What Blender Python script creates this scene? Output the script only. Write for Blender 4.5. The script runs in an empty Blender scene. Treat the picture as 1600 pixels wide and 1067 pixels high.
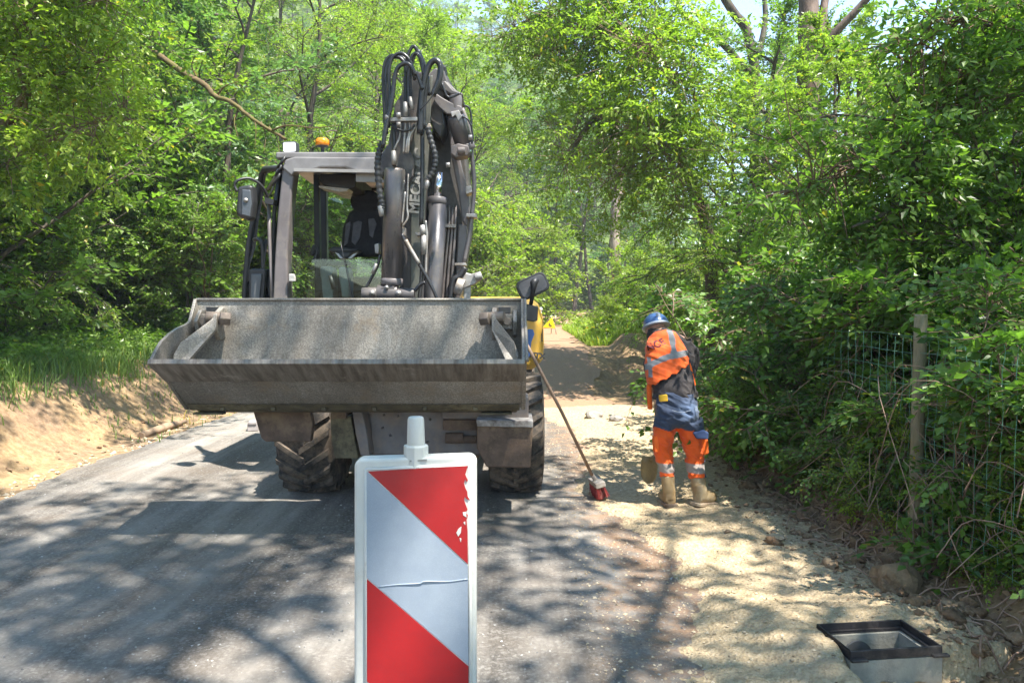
import bpy, bmesh, math, random
import numpy as np
from mathutils import Vector, Matrix, Euler

# ---------------------------------------------------------------- camera, sky, sun, exposure
SC = bpy.context.scene
COL = SC.collection
CAM_H = 1.6
F = 1155.0                       # focal length in photo pixels (1600 wide)
PITCH = math.atan(53.5 / F)
cam_d = bpy.data.cameras.new("camera")
cam_d.sensor_width = 36
cam_d.lens = F / 1600 * 36
cam_d.clip_end = 2000
cam = bpy.data.objects.new("camera", cam_d)
cam.location = (0, 0, CAM_H)
cam.rotation_euler = (math.pi / 2 - PITCH, 0, 0)
COL.objects.link(cam)
SC.camera = cam

SUN_DIR = Vector((1.1, -0.9, 2.95)).normalized()
SUN_EL = math.asin(SUN_DIR.z)
SUN_AZ = math.atan2(SUN_DIR.x, SUN_DIR.y)
world = bpy.data.worlds.new("World")
SC.world = world
world.use_nodes = True
wn = world.node_tree
bg = wn.nodes["Background"]
sky = wn.nodes.new("ShaderNodeTexSky")
sky.sky_type = 'NISHITA'
sky.sun_disc = False
sky.sun_elevation = SUN_EL
sky.sun_rotation = SUN_AZ
sky.air_density = 1.2
sky.dust_density = 0.0
sky.ozone_density = 3.0
wn.links.new(sky.outputs[0], bg.inputs[0])
bg.inputs[1].default_value = 0.13
sun_d = bpy.data.lights.new("sun", 'SUN')
sun_d.energy = 5.0
sun_d.angle = math.radians(0.55)
sun_d.color = (1.0, 0.95, 0.86)
sun = bpy.data.objects.new("sun", sun_d)
sun.rotation_euler = SUN_DIR.to_track_quat('Z', 'Y').to_euler()
sun.location = (4, -4, 20)
COL.objects.link(sun)
SC.view_settings.view_transform = 'Standard'
SC.view_settings.look = 'None'
SC.view_settings.exposure = 1.75
SC.view_settings.gamma = 1.0
SC.render.engine = 'CYCLES'
cy = SC.cycles
cy.max_bounces = 7
cy.diffuse_bounces = 4
cy.glossy_bounces = 3
cy.transmission_bounces = 4
cy.transparent_max_bounces = 8
cy.caustics_reflective = False
cy.caustics_refractive = False

rng = np.random.default_rng(7)
R = math.radians


def at(px, py, Y):
    """world point seen at photo pixel (px,py), at distance Y along the road"""
    th = PITCH
    dx = (px - 800) / F
    dv = (533.5 - py) / F
    dy = math.cos(th) + dv * math.sin(th)
    dz = -math.sin(th) + dv * math.cos(th)
    s = Y / dy
    return Vector((dx * s, Y, CAM_H + dz * s))


# ---------------------------------------------------------------- materials
MATS = {}


def nodes_of(name):
    m = bpy.data.materials.new(name)
    m.use_nodes = True
    nt = m.node_tree
    return m, nt, nt.nodes["Principled BSDF"]


def nn(nt, t, **kw):
    n = nt.nodes.new(t)
    for k, v in kw.items():
        setattr(n, k, v)
    return n


def noise(nt, scale, detail=4, rough=0.6, coord=None, vec=None):
    n = nn(nt, "ShaderNodeTexNoise")
    n.inputs["Scale"].default_value = scale
    n.inputs["Detail"].default_value = detail
    n.inputs["Roughness"].default_value = rough
    if vec is not None:
        nt.links.new(vec, n.inputs["Vector"])
    return n


def ramp(nt, fac, stops):
    r = nn(nt, "ShaderNodeValToRGB")
    els = r.color_ramp.elements
    while len(els) < len(stops):
        els.new(0.5)
    for e, (p, c) in zip(els, stops):
        e.position = p
        e.color = (*c, 1) if len(c) == 3 else c
    nt.links.new(fac, r.inputs[0])
    return r


def mixc(nt, fac, a, b, mode='MIX'):
    m = nn(nt, "ShaderNodeMix", data_type='RGBA', blend_type=mode)
    for sock, v in ((m.inputs[0], fac), (m.inputs[6], a), (m.inputs[7], b)):
        if isinstance(v, (int, float)):
            sock.default_value = v
        elif isinstance(v, tuple):
            sock.default_value = (*v, 1)
        else:
            nt.links.new(v, sock)
    return m.outputs[2]


def objcoord(nt, scale=(1, 1, 1)):
    tc = nn(nt, "ShaderNodeTexCoord")
    mp = nn(nt, "ShaderNodeMapping")
    mp.inputs["Scale"].default_value = scale
    nt.links.new(tc.outputs["Object"], mp.inputs[0])
    return mp.outputs[0]


def bump(nt, height, strength, dist, bs):
    b = nn(nt, "ShaderNodeBump")
    b.inputs["Strength"].default_value = strength
    b.inputs["Distance"].default_value = dist
    nt.links.new(height, b.inputs["Height"])
    nt.links.new(b.outputs[0], bs.inputs["Normal"])


def mat(name, c1, c2=None, scale=6, rough=0.6, metal=0.0, bumpS=0.15, bumpScale=60, dirt=None, dirt_amt=0.5,
        stretch=(1, 1, 1), spec=0.5, dirt_scale=2.5):
    if name in MATS:
        return MATS[name]
    m, nt, bs = nodes_of(name)
    co = objcoord(nt, stretch)
    n1 = noise(nt, scale, 6, 0.65, vec=co)
    c2 = c2 or tuple(x * 0.7 for x in c1)
    r = ramp(nt, n1.outputs[0], [(0.35, c2), (0.65, c1)])
    col = r.outputs[0]
    if dirt:
        n2 = noise(nt, dirt_scale, 8, 0.75, vec=objcoord(nt))
        lo = 0.62 - 0.3 * dirt_amt
        f = ramp(nt, n2.outputs[0], [(lo, (0, 0, 0)), (lo + 0.16, (1, 1, 1))])
        col = mixc(nt, f.outputs[0], col, dirt)
    nt.links.new(col, bs.inputs["Base Color"])
    rr = ramp(nt, n1.outputs[0], [(0.3, (min(1, rough + 0.12),) * 3), (0.7, (max(0, rough - 0.1),) * 3)])
    nt.links.new(rr.outputs[0], bs.inputs["Roughness"])
    bs.inputs["Metallic"].default_value = metal
    bs.inputs["Specular IOR Level"].default_value = spec
    if bumpS:
        nb = noise(nt, bumpScale, 4, 0.7, vec=co)
        bump(nt, nb.outputs[0], bumpS, 0.01, bs)
    MATS[name] = m
    return m


def leafmat(name, dark, light, trans=0.4, hue_var=0.5):
    m, nt, bs = nodes_of(name)
    a = nn(nt, "ShaderNodeAttribute", attribute_name="rnd")
    oi = nn(nt, "ShaderNodeObjectInfo")
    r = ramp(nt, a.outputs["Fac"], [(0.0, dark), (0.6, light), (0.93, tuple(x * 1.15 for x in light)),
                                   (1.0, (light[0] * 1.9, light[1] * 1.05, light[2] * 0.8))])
    warm = mixc(nt, 0.5, r.outputs[0], (1.35, 1.12, 0.7), 'MULTIPLY')
    mm = nn(nt, "ShaderNodeMath", operation='MULTIPLY')
    nt.links.new(oi.outputs["Random"], mm.inputs[0])
    mm.inputs[1].default_value = hue_var
    col = mixc(nt, mm.outputs[0], r.outputs[0], warm)
    nt.links.new(col, bs.inputs["Base Color"])
    bs.inputs["Roughness"].default_value = 0.36
    bs.inputs["Specular IOR Level"].default_value = 0.45
    tr = nn(nt, "ShaderNodeBsdfTranslucent")
    tc = mixc(nt, 1.0, col, (1.2, 1.5, 0.6), 'MULTIPLY')
    nt.links.new(tc, tr.inputs[0])
    ms = nn(nt, "ShaderNodeMixShader")
    ms.inputs[0].default_value = trans
    out = nt.nodes["Material Output"]
    nt.links.new(bs.outputs[0], ms.inputs[1])
    nt.links.new(tr.outputs[0], ms.inputs[2])
    nt.links.new(ms.outputs[0], out.inputs[0])
    MATS[name] = m
    return m


L_FRESH = leafmat("leaf_fresh", (0.12, 0.18, 0.02), (0.27, 0.36, 0.058), 0.52)
L_MID = leafmat("leaf_mid", (0.08, 0.145, 0.024), (0.19, 0.295, 0.062), 0.5)
L_COOL = leafmat("leaf_cool", (0.07, 0.13, 0.05), (0.16, 0.26, 0.11), 0.42, 0.2)
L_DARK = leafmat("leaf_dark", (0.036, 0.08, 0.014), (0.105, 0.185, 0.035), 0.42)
L_BRAMBLE = leafmat("leaf_bramble", (0.05, 0.11, 0.02), (0.155, 0.26, 0.055), 0.45, 0.3)
L_GRASS = leafmat("grass_blade", (0.08, 0.14, 0.03), (0.22, 0.31, 0.09), 0.4, 0.1)
L_DRY = leafmat("dry_leaf", (0.16, 0.085, 0.05), (0.32, 0.2, 0.12), 0.2, 0.1)
BARK = mat("bark", (0.13, 0.10, 0.075), (0.05, 0.038, 0.028), 9, 0.9, bumpS=0.9, bumpScale=30, stretch=(1, 1, 0.25),
           dirt=(0.05, 0.075, 0.015), dirt_amt=0.35)
BARK_MOSS = mat("bark_mossy", (0.17, 0.11, 0.05), (0.07, 0.045, 0.025), 12, 0.95, bumpS=1.0, bumpScale=18,
                dirt=(0.11, 0.10, 0.02), dirt_amt=0.6, dirt_scale=5)
BARK_OLD = mat("bark_old", (0.20, 0.14, 0.105), (0.07, 0.045, 0.035), 8, 0.9, bumpS=0.9, bumpScale=30, stretch=(1, 1, 0.3))
BARK_PALE = mat("bark_pale", (0.42, 0.34, 0.27), (0.14, 0.10, 0.08), 7, 0.9, bumpS=0.9, bumpScale=30,
                stretch=(1, 1, 0.3))
TWIG = mat("twig", (0.26, 0.17, 0.11), (0.11, 0.07, 0.045), 12, 0.85, bumpS=0.3)
TWIG_DRY = mat("twig_dry", (0.46, 0.31, 0.22), (0.2, 0.12, 0.08), 8, 0.85, bumpS=0.3)


# ---------------------------------------------------------------- mesh helpers
def world_origin(o):
    v = Vector((0, 0, 0))
    while o is not None:
        v += o.location
        o = o.parent
    return v


class MB:
    def __init__(self):
        self.v, self.f, self.s, self.m = [], [], [], []

    def add(self, vs, fs, smooth=False, mi=0):
        b = len(self.v)
        self.v += [tuple(p) for p in vs]
        self.f += [tuple(i + b for i in f) for f in fs]
        self.s += [smooth] * len(fs)
        self.m += [mi] * len(fs)
        return self

    def box(self, lo, hi, rot=None, mi=0):
        c = [(lo[i] + hi[i]) / 2 for i in range(3)]
        vs = []
        for z in (lo[2], hi[2]):
            for x, y in ((lo[0], lo[1]), (hi[0], lo[1]), (hi[0], hi[1]), (lo[0], hi[1])):
                p = Vector((x, y, z))
                if rot is not None:
                    p = Vector(c) + rot @ (p - Vector(c))
                vs.append(p)
        self.add(vs, [(3, 2, 1, 0), (4, 5, 6, 7), (0, 1, 5, 4), (1, 2, 6, 5), (2, 3, 7, 6), (3, 0, 4, 7)], mi=mi)
        return self

    def prism(self, poly, off, mi=0):
        """closed polygon (3-D points) extruded by vector off"""
        n = len(poly)
        off = Vector(off)
        vs = [Vector(p) for p in poly] + [Vector(p) + off for p in poly]
        fs = [tuple(range(n)), tuple(range(2 * n - 1, n - 1, -1))]
        fs += [(i, i + n, (i + 1) % n + n, (i + 1) % n) for i in range(n)]
        self.add(vs, fs, mi=mi)
        return self

    def slab(self, pxs, Y0, Y1, mi=0):
        """outline given by photo pixels at distance Y0, really thick: runs back to Y1"""
        return self.prism([at(x, y, Y0) for x, y in pxs], (0, Y1 - Y0, 0), mi)

    def tube(self, pts, r, n=8, cap=True, mi=0, smooth=True, ell=None):
        pts = [Vector(p) for p in pts]
        k = len(pts)
        rs = list(r) if hasattr(r, '__len__') else [r] * k
        vs, fs = [], []
        up = Vector((0, 0, 1))
        prev = None
        for i, p in enumerate(pts):
            d = (pts[min(i + 1, k - 1)] - pts[max(i - 1, 0)])
            d = d.normalized() if d.length > 1e-9 else Vector((0, 0, 1))
            if prev is None:
                a = d.cross(up)
                if a.length < 0.05:
                    a = d.cross(Vector((0, 1, 0)))
                a.normalize()
            else:
                a = (prev - d * prev.dot(d))
                a = a.normalized() if a.length > 1e-6 else d.orthogonal().normalized()
            prev = a
            b = d.cross(a)
            for j in range(n):
                t = 2 * math.pi * j / n
                vs.append(p + (a * math.cos(t) + b * math.sin(t)) * rs[i])
        for i in range(k - 1):
            for j in range(n):
                fs.append((i * n + j, i * n + (j + 1) % n, (i + 1) * n + (j + 1) % n, (i + 1) * n + j))
        self.add(vs, fs, smooth, mi)
        if cap:
            self.add(vs[:n], [tuple(range(n - 1, -1, -1))], False, mi)
            self.add(vs[-n:], [tuple(range(n))], False, mi)
        return self

    def loft(self, rings, cap=True, mi=0, smooth=True):
        n = len(rings[0])
        vs = [p for r in rings for p in r]
        fs = []
        for i in range(len(rings) - 1):
            for j in range(n):
                fs.append((i * n + j, i * n + (j + 1) % n, (i + 1) * n + (j + 1) % n, (i + 1) * n + j))
        if cap:
            fs.append(tuple(range(n - 1, -1, -1)))
            fs.append(tuple(range((len(rings) - 1) * n, len(rings) * n)))
        self.add(vs, fs, smooth, mi)
        return self

    def lathe(self, prof, c, axis='z', n=24, mi=0, smooth=True):
        """prof: (offset along axis, radius)"""
        rings = []
        for o, r in prof:
            ring = []
            for j in range(n):
                t = 2 * math.pi * j / n
                u, w = r * math.cos(t), r * math.sin(t)
                q = {'z': (u, w, o), 'x': (o, u, w), 'y': (w, o, u)}[axis]
                ring.append(Vector(c) + Vector(q))
            rings.append(ring)
        return self.loft(rings, True, mi, smooth)

    def build(self, name, mats, parent=None, bevel=0.0, seg=2, subsurf=0):
        me = bpy.data.meshes.new(name)
        o = world_origin(parent) if parent is not None else Vector((0, 0, 0))
        if parent is not None:
            vs = [(x - o.x, y - o.y, z - o.z) for x, y, z in self.v]
        else:
            vs = self.v
        me.from_pydata(vs, [], self.f)
        me.polygons.foreach_set("use_smooth", self.s)
        if not isinstance(mats, (list, tuple)):
            mats = [mats]
        for m in mats:
            me.materials.append(m)
        me.polygons.foreach_set("material_index", self.m)
        bm = bmesh.new()
        bm.from_mesh(me)
        bmesh.ops.remove_doubles(bm, verts=bm.verts, dist=1e-5)
        bmesh.ops.recalc_face_normals(bm, faces=bm.faces)
        bm.to_mesh(me)
        bm.free()
        ob = bpy.data.objects.new(name, me)
        COL.objects.link(ob)
        if parent is not None:
            ob.parent = parent
        if bevel:
            b = ob.modifiers.new("bevel", 'BEVEL')
            b.width = bevel
            b.segments = seg
            b.limit_method = 'ANGLE'
            b.angle_limit = R(40)
        return ob


def tag(o, label=None, cat=None, group=None, kind=None):
    if label: o["label"] = label
    if cat: o["category"] = cat
    if group: o["group"] = group
    if kind: o["kind"] = kind
    return o


def thing(name, loc, label, cat, group=None):
    o = bpy.data.objects.new(name, None)
    o.empty_display_size = 0.2
    o.location = loc
    COL.objects.link(o)
    return tag(o, label, cat, group)


def cr(pts, k=6):
    """Catmull-Rom through the points"""
    P = [Vector(p) for p in pts]
    P = [P[0] * 2 - P[1]] + P + [P[-1] * 2 - P[-2]]
    out = []
    for i in range(1, len(P) - 2):
        for j in range(k):
            t = j / k
            a, b, c, d = P[i - 1], P[i], P[i + 1], P[i + 2]
            out.append(0.5 * ((2 * b) + (c - a) * t + (2 * a - 5 * b + 4 * c - d) * t * t + (3 * b - a - 3 * c + d) * t ** 3))
    out.append(P[-2])
    return out


def np_mesh(name, verts, faces, matl, attr=None, smooth=False, aname="rnd"):
    me = bpy.data.meshes.new(name)
    n, k = faces.shape
    me.vertices.add(len(verts))
    me.vertices.foreach_set("co", verts.astype(np.float32).ravel())
    me.loops.add(n * k)
    me.loops.foreach_set("vertex_index", faces.astype(np.int32).ravel())
    me.polygons.add(n)
    me.polygons.foreach_set("loop_start", np.arange(0, n * k, k, dtype=np.int32))
    me.polygons.foreach_set("loop_total", np.full(n, k, dtype=np.int32))
    me.polygons.foreach_set("use_smooth", np.full(n, smooth))
    if attr is not None:
        a = me.attributes.new(aname, 'FLOAT', 'POINT')
        a.data.foreach_set("value", attr.astype(np.float32))
    for m in (matl if isinstance(matl, (list, tuple)) else [matl]):
        me.materials.append(m)
    me.update(calc_edges=True)
    return me


def link(name, me, parent=None, loc=(0, 0, 0)):
    o = bpy.data.objects.new(name, me)
    o.location = loc
    COL.objects.link(o)
    if parent is not None:
        o.parent = parent
    return o


# ---------------------------------------------------------------- value noise
_tab = np.random.default_rng(3).random((256, 256))


def vnoise(x, y):
    xi, yi = np.floor(x).astype(int), np.floor(y).astype(int)
    fx, fy = x - xi, y - yi
    fx, fy = fx * fx * (3 - 2 * fx), fy * fy * (3 - 2 * fy)
    a = _tab[xi % 256, yi % 256]; b = _tab[(xi + 1) % 256, yi % 256]
    c = _tab[xi % 256, (yi + 1) % 256]; d = _tab[(xi + 1) % 256, (yi + 1) % 256]
    return (a * (1 - fx) + b * fx) * (1 - fy) + (c * (1 - fx) + d * fx) * fy - 0.5


def fbm(x, y, s, o=4):
    r = 0; a = 1.0
    for i in range(o):
        r = r + a * vnoise(x * s + 17.3 * i, y * s + 5.1 * i); a *= 0.5; s *= 2.03
    return r


def sst(a, b, x):
    t = np.clip((x - a) / (b - a), 0, 1)
    return t * t * (3 - 2 * t)


# ---------------------------------------------------------------- terrain
def road_off(Y):
    """sideways shift of the road as it runs away"""
    return 2.1 * sst(15, 36, Y) - 10.0 * sst(38, 70, Y)


def ground_z(x, Y, dig=True):
    x = np.asarray(x, float); Y = np.asarray(Y, float)
    y0 = 12.4 + 2.3 * sst(1.3, 2.6, x)
    g = 0.70 * sst(y0, 16.4, Y) + 0.012 * np.clip(Y - 16, 0, 60)
    ro = road_off(Y)
    # left bank: verge, cut face, grass terrace, wooded slope
    xb = -4.55 + 0.25 * vnoise(Y * 0.4, Y * 0 + 3) + ro * 0.9
    u = xb - x
    bank = 0.80 * sst(0, 1.15, u) + 0.10 * sst(1.1, 3.0, u) + 0.42 * np.clip(u - 3.6, 0, 60)
    bank = bank + (0.08 * fbm(x, Y, 0.7) + 0.022 * fbm(x, Y, 4.0)) * sst(0, 0.6, u)
    # right: shoulder, clod edge, hedge ground
    w = x - (2.12 + 0.18 * vnoise(Y * 0.8, Y * 0 + 9) + ro * 0.7)
    rt = (0.27 + 0.18 * (Y > 99)) * sst(0, 0.45, w) + 0.09 * fbm(x, Y, 1.6) * sst(-0.1, 0.4, w) + 0.02 * np.clip(w, 0, 30)
    # far hill
    hill = 0.66 * np.clip(Y - 60 - 0.45 * x * (x < 25) , 0, 85) * sst(38, 3, x)
    hill = hill * (0.9 + 0.2 * vnoise(x * 0.03, Y * 0.03 + 4))
    micro = 0.012 * fbm(x, Y, 3.0)
    # pit dug for the drain chamber
    pit = 0.42 * sst(1.30, 1.42, x) * sst(2.02, 1.90, x) * sst(3.56, 3.46, Y) * sst(1.7, 2.2, Y)
    return g + bank + rt + hill + micro - (pit if dig else 0)


def gz(x, Y):
    return float(ground_z(np.array([x]), np.array([Y]))[0])


def grid(xs, ys, zf):
    X, Y = np.meshgrid(xs, ys)
    Z = zf(X, Y)
    v = np.stack([X, Y, Z], -1).reshape(-1, 3)
    nx, ny = len(xs), len(ys)
    i = np.arange((ny - 1) * (nx - 1))
    r, c = i // (nx - 1), i % (nx - 1)
    a = r * nx + c
    f = np.stack([a, a + 1, a + nx + 1, a + nx], -1)
    return v, f


def soil_mat():
    m, nt, bs = nodes_of("soil")
    co = objcoord(nt)
    g = nn(nt, "ShaderNodeAttribute", attribute_name="zone")   # 0 sandy loam, 1 forest floor
    n1 = noise(nt, 1.2, 8, 0.7, vec=co)
    n2 = noise(nt, 14, 6, 0.75, vec=co)
    sand = ramp(nt, n2.outputs[0], [(0.3, (0.21, 0.135, 0.07)), (0.55, (0.40, 0.27, 0.145)), (0.8, (0.52, 0.385, 0.235))])
    red = ramp(nt, n2.outputs[0], [(0.3, (0.15, 0.09, 0.055)), (0.7, (0.36, 0.25, 0.16))])
    rr = ramp(nt, n1.outputs[0], [(0.42, (0, 0, 0)), (0.62, (1, 1, 1))])
    base = mixc(nt, rr.outputs[0], sand.outputs[0], red.outputs[0])
    ff0 = ramp(nt, n2.outputs[0], [(0.3, (0.035, 0.028, 0.016)), (0.7, (0.10, 0.085, 0.04))])
    hz = nn(nt, "ShaderNodeMath", operation='SUBTRACT', use_clamp=True)
    nt.links.new(g.outputs["Fac"], hz.inputs[0]); hz.inputs[1].default_value = 1.0
    ffc = mixc(nt, hz.outputs[0], ff0.outputs[0], (0.085, 0.12, 0.03))
    gcl = nn(nt, "ShaderNodeClamp"); nt.links.new(g.outputs["Fac"], gcl.inputs[0])
    col = mixc(nt, gcl.outputs[0], base, ffc)
    nt.links.new(col, bs.inputs["Base Color"])
    bs.inputs["Roughness"].default_value = 0.95
    bs.inputs["Specular IOR Level"].default_value = 0.2
    nb = noise(nt, 28, 8, 0.8, vec=co)
    bump(nt, nb.outputs[0], 0.8, 0.03, bs)
    return m


SOIL = soil_mat()


def zone_attr(v):
    x, Y = v[:, 0], v[:, 1]
    ro = road_off(Y)
    l = sst(5.5, 6.2, -(x - ro * 0.9))
    r = sst(2.5, 3.4, x - ro * 0.7)
    far = 0.2 * sst(12.2, 13.0, Y) * sst(18.0, 16.6, Y) * sst(0.6, 1.4, x)
    return np.clip(np.maximum(l, r) + far + sst(50, 60, Y), 0, 1) + sst(54, 66, Y)


v, f = grid(np.concatenate([np.linspace(-220, -12, 40)[:-1], np.linspace(-12, 8, 320)[:-1], np.linspace(8, 220, 40)]),
            np.concatenate([np.linspace(-60, 0, 15)[:-1], np.linspace(0, 20, 300)[:-1], np.linspace(20, 60, 120)[:-1], np.linspace(60, 420, 60)]),
            ground_z)
gm = np_mesh("ground", v, f, SOIL, zone_attr(v), True, "zone")
tag(link("ground", gm), kind="structure")


def asphalt_mat():
    m, nt, bs = nodes_of("asphalt")
    co = objcoord(nt)
    fine = noise(nt, 48, 8, 0.88, vec=co)
    vor = nn(nt, "ShaderNodeTexVoronoi")
    vor.inputs["Scale"].default_value = 70
    nt.links.new(co, vor.inputs["Vector"])
    big = noise(nt, 0.9, 7, 0.7, vec=co)
    streak = noise(nt, 1.0, 6, 0.65, vec=objcoord(nt, (1.9, 0.16, 1)))
    c = ramp(nt, fine.outputs[0], [(0.34, (0.05, 0.044, 0.038)), (0.5, (0.12, 0.108, 0.096)), (0.66, (0.24, 0.22, 0.195))])
    sc_ = nn(nt, "ShaderNodeSeparateColor"); nt.links.new(vor.outputs["Color"], sc_.inputs[0])
    chips = ramp(nt, sc_.outputs[0], [(0.80, (0, 0, 0)), (0.88, (1, 1, 1))])
    c2 = mixc(nt, 0.4, c.outputs[0], mixc(nt, chips.outputs[0], c.outputs[0], (0.33, 0.31, 0.28)))
    dust = ramp(nt, streak.outputs[0], [(0.42, (0, 0, 0)), (0.62, (1, 1, 1))])
    dd = mixc(nt, 0.6, c2, (0.42, 0.385, 0.34))
    c3 = mixc(nt, dust.outputs[0], c2, dd)
    b2 = ramp(nt, big.outputs[0], [(0.45, (0, 0, 0)), (0.7, (1, 1, 1))])
    c4 = mixc(nt, b2.outputs[0], c3, mixc(nt, 0.5, c3, (0.15, 0.105, 0.07)))
    # gravel dust from the trench on the right of the lane and earth on the far ramp
    g = nn(nt, "ShaderNodeAttribute", attribute_name="dust")
    n3 = noise(nt, 5, 8, 0.8, vec=co)
    ad = nn(nt, "ShaderNodeMath", operation='ADD')
    nt.links.new(g.outputs["Fac"], ad.inputs[0]); nt.links.new(n3.outputs[0], ad.inputs[1])
    r3 = ramp(nt, ad.outputs[0], [(0.78, (0, 0, 0)), (1.15, (1, 1, 1))])
    n4 = noise(nt, 60, 5, 0.8, vec=co)
    tan = ramp(nt, n4.outputs[0], [(0.3, (0.17, 0.095, 0.055)), (0.7, (0.42, 0.27, 0.165))])
    c5 = mixc(nt, r3.outputs[0], c4, tan.outputs[0])
    nt.links.new(c5, bs.inputs["Base Color"])
    bs.inputs["Roughness"].default_value = 0.8
    bs.inputs["Specular IOR Level"].default_value = 0.35
    bump(nt, fine.outputs[0], 0.9, 0.012, bs)
    return m


ASPH = asphalt_mat()


def road_z(x, Y):
    z = ground_z(np.clip(x, -4.3 + road_off(Y) * 0.9, 1.6 + road_off(Y) * .9), Y) + 0.02
    return z - 0.3 * sst(1.2, 1.3, x) * sst(4.0, 3.5, Y)


s = np.linspace(-4.2, 1.5, 150)
ys = np.concatenate([np.linspace(-12, 0.8, 20)[:-1], np.linspace(0.8, 18, 420)[:-1], np.linspace(18, 75, 130)])
S, YY = np.meshgrid(s, ys)
edgeL = 0.16 * fbm(S * 0, YY, 1.3) + 0.07 * fbm(S * 0 + 3, YY, 7)
XX = S + road_off(YY) * 0.93 + edgeL * (S < -4.0) * 1.0
XX = np.where(S > 1.2, XX + (S - 1.2) / 0.3 * (0.35 * fbm(S * 0 + 8, YY, 0.9) + 0.12 * fbm(S * 0, YY, 5)) * sst(9, 11, YY), XX)
XX = np.where(S < -3.9, S + road_off(YY) * 0.93 + edgeL * (-3.9 - S) / 0.3, XX)
ZZ = road_z(XX, YY)
v = np.stack([XX, YY, ZZ], -1).reshape(-1, 3)
nx = len(s)
i = np.arange((len(ys) - 1) * (nx - 1)); r_, c_ = i // (nx - 1), i % (nx - 1); a_ = r_ * nx + c_
f = np.stack([a_, a_ + 1, a_ + nx + 1, a_ + nx], -1)
dust = 0.42 * sst(-0.4, 1.0, S + 0 * YY) + 0.7 * sst(10.0, 14.5, YY + 1.5 * fbm(S, YY, 0.8)) + 0.3 * sst(-3.6, -4.2, S) * 0
dust = dust.ravel()
tag(link("road", np_mesh("road", v, f, ASPH, dust, True, "dust")), kind="structure")


# spread gravel over the trench: dips below the asphalt where it thins out
def sand_mat():
    m, nt, bs = nodes_of("crushed_stone")
    co = objcoord(nt)
    vor = nn(nt, "ShaderNodeTexVoronoi"); vor.inputs["Scale"].default_value = 62
    nt.links.new(co, vor.inputs["Vector"])
    n2 = noise(nt, 30, 6, 0.8, vec=co)
    n1 = noise(nt, 1.3, 6, 0.7, vec=co)
    c = ramp(nt, n2.outputs[0], [(0.28, (0.24, 0.175, 0.10)), (0.5, (0.44, 0.325, 0.185)), (0.75, (0.57, 0.45, 0.29))])
    h = nn(nt, "ShaderNodeSeparateColor"); nt.links.new(vor.outputs["Color"], h.inputs[0])
    c2 = mixc(nt, 0.35, c.outputs[0], mixc(nt, h.outputs[0], (0.28, 0.215, 0.14), (0.62, 0.52, 0.37)))
    d = ramp(nt, n1.outputs[0], [(0.5, (0, 0, 0)), (0.72, (1, 1, 1))])
    c3 = mixc(nt, d.outputs[0], c2, mixc(nt, 0.5, c2, (0.30, 0.25, 0.2)))
    nt.links.new(c3, bs.inputs["Base Color"])
    bs.inputs["Roughness"].default_value = 0.95
    bs.inputs["Specular IOR Level"].default_value = 0.15
    ad = nn(nt, "ShaderNodeMath", operation='ADD')
    nt.links.new(vor.outputs["Distance"], ad.inputs[0]); nt.links.new(n2.outputs[0], ad.inputs[1])
    bump(nt, ad.outputs[0], 0.8, 0.012, bs)
    return m


SANDM = sand_mat()


def sand_edge(Y):
    return np.interp(Y, [0, 2.6, 3.3, 4.1, 4.8, 5.6, 6.6, 7.7, 9.5, 11, 12.2], [0.35, 0.55, 0.72, 0.9, 0.85, 0.55, 0.52, 0.66, 0.62, 0.2, 0.0])


def sand_z(x, Y):
    e = sand_edge(Y) + 0.16 * fbm(x, Y, 1.7) + 0.12 * fbm(x, Y, 6)
    m = sst(-0.10, 0.28, x - e)
    h = -0.035 + 0.062 * m + 0.018 * sst(0.5, 1.1, x - e)
    h = h + (0.030 * fbm(x, Y, 1.8) + 0.012 * fbm(x, Y, 7) + 0.011 * fbm(x, Y, 26, 3)) * (0.25 + m)
    h = h - 0.4 * sst(2.2, 2.55, x + 0.2 * fbm(x, Y, 2.5)) * 1.0 - 0.3 * sst(11.4, 12.6, Y)
    zz = ground_z(np.clip(x, -9, 2.0), Y, False) + 0.02 + h
    ca, sa = math.cos(R(7)), math.sin(R(7))
    u_ = (x - 1.634) * ca + (Y - 3.242) * sa
    v_ = -(x - 1.634) * sa + (Y - 3.242) * ca
    zz = zz - 0.45 * sst(-0.212, -0.196, u_) * sst(0.212, 0.196, u_) * sst(0.142, 0.128, v_) * sst(-0.142, -0.128, v_)
    zz = zz - 0.14 * sst(-0.30, -0.16, u_) * sst(-0.10, -0.15, v_) * sst(2.0, 2.5, Y)
    zz = zz + 0.075 * sst(-0.6, -0.24, u_) * sst(2.6, 3.05, Y) * sst(3.95, 3.5, Y)
    # keep the pit's far-right side open too
    return zz


v, f = grid(np.linspace(0.0, 2.75, 150), np.concatenate([np.linspace(0.6, 7, 340)[:-1], np.linspace(7, 12.8, 160)]), sand_z)
tag(link("gravel_shoulder", np_mesh("gravel_shoulder", v, f, SANDM, None, True)), kind="structure")


def sz(x, Y):
    return float(max(sand_z(np.array([x]), np.array([Y]))[0], ground_z(np.array([x]), np.array([Y]))[0],
                     road_z(np.array([x]), np.array([Y]))[0] if x < 1.5 else -9))


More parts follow.
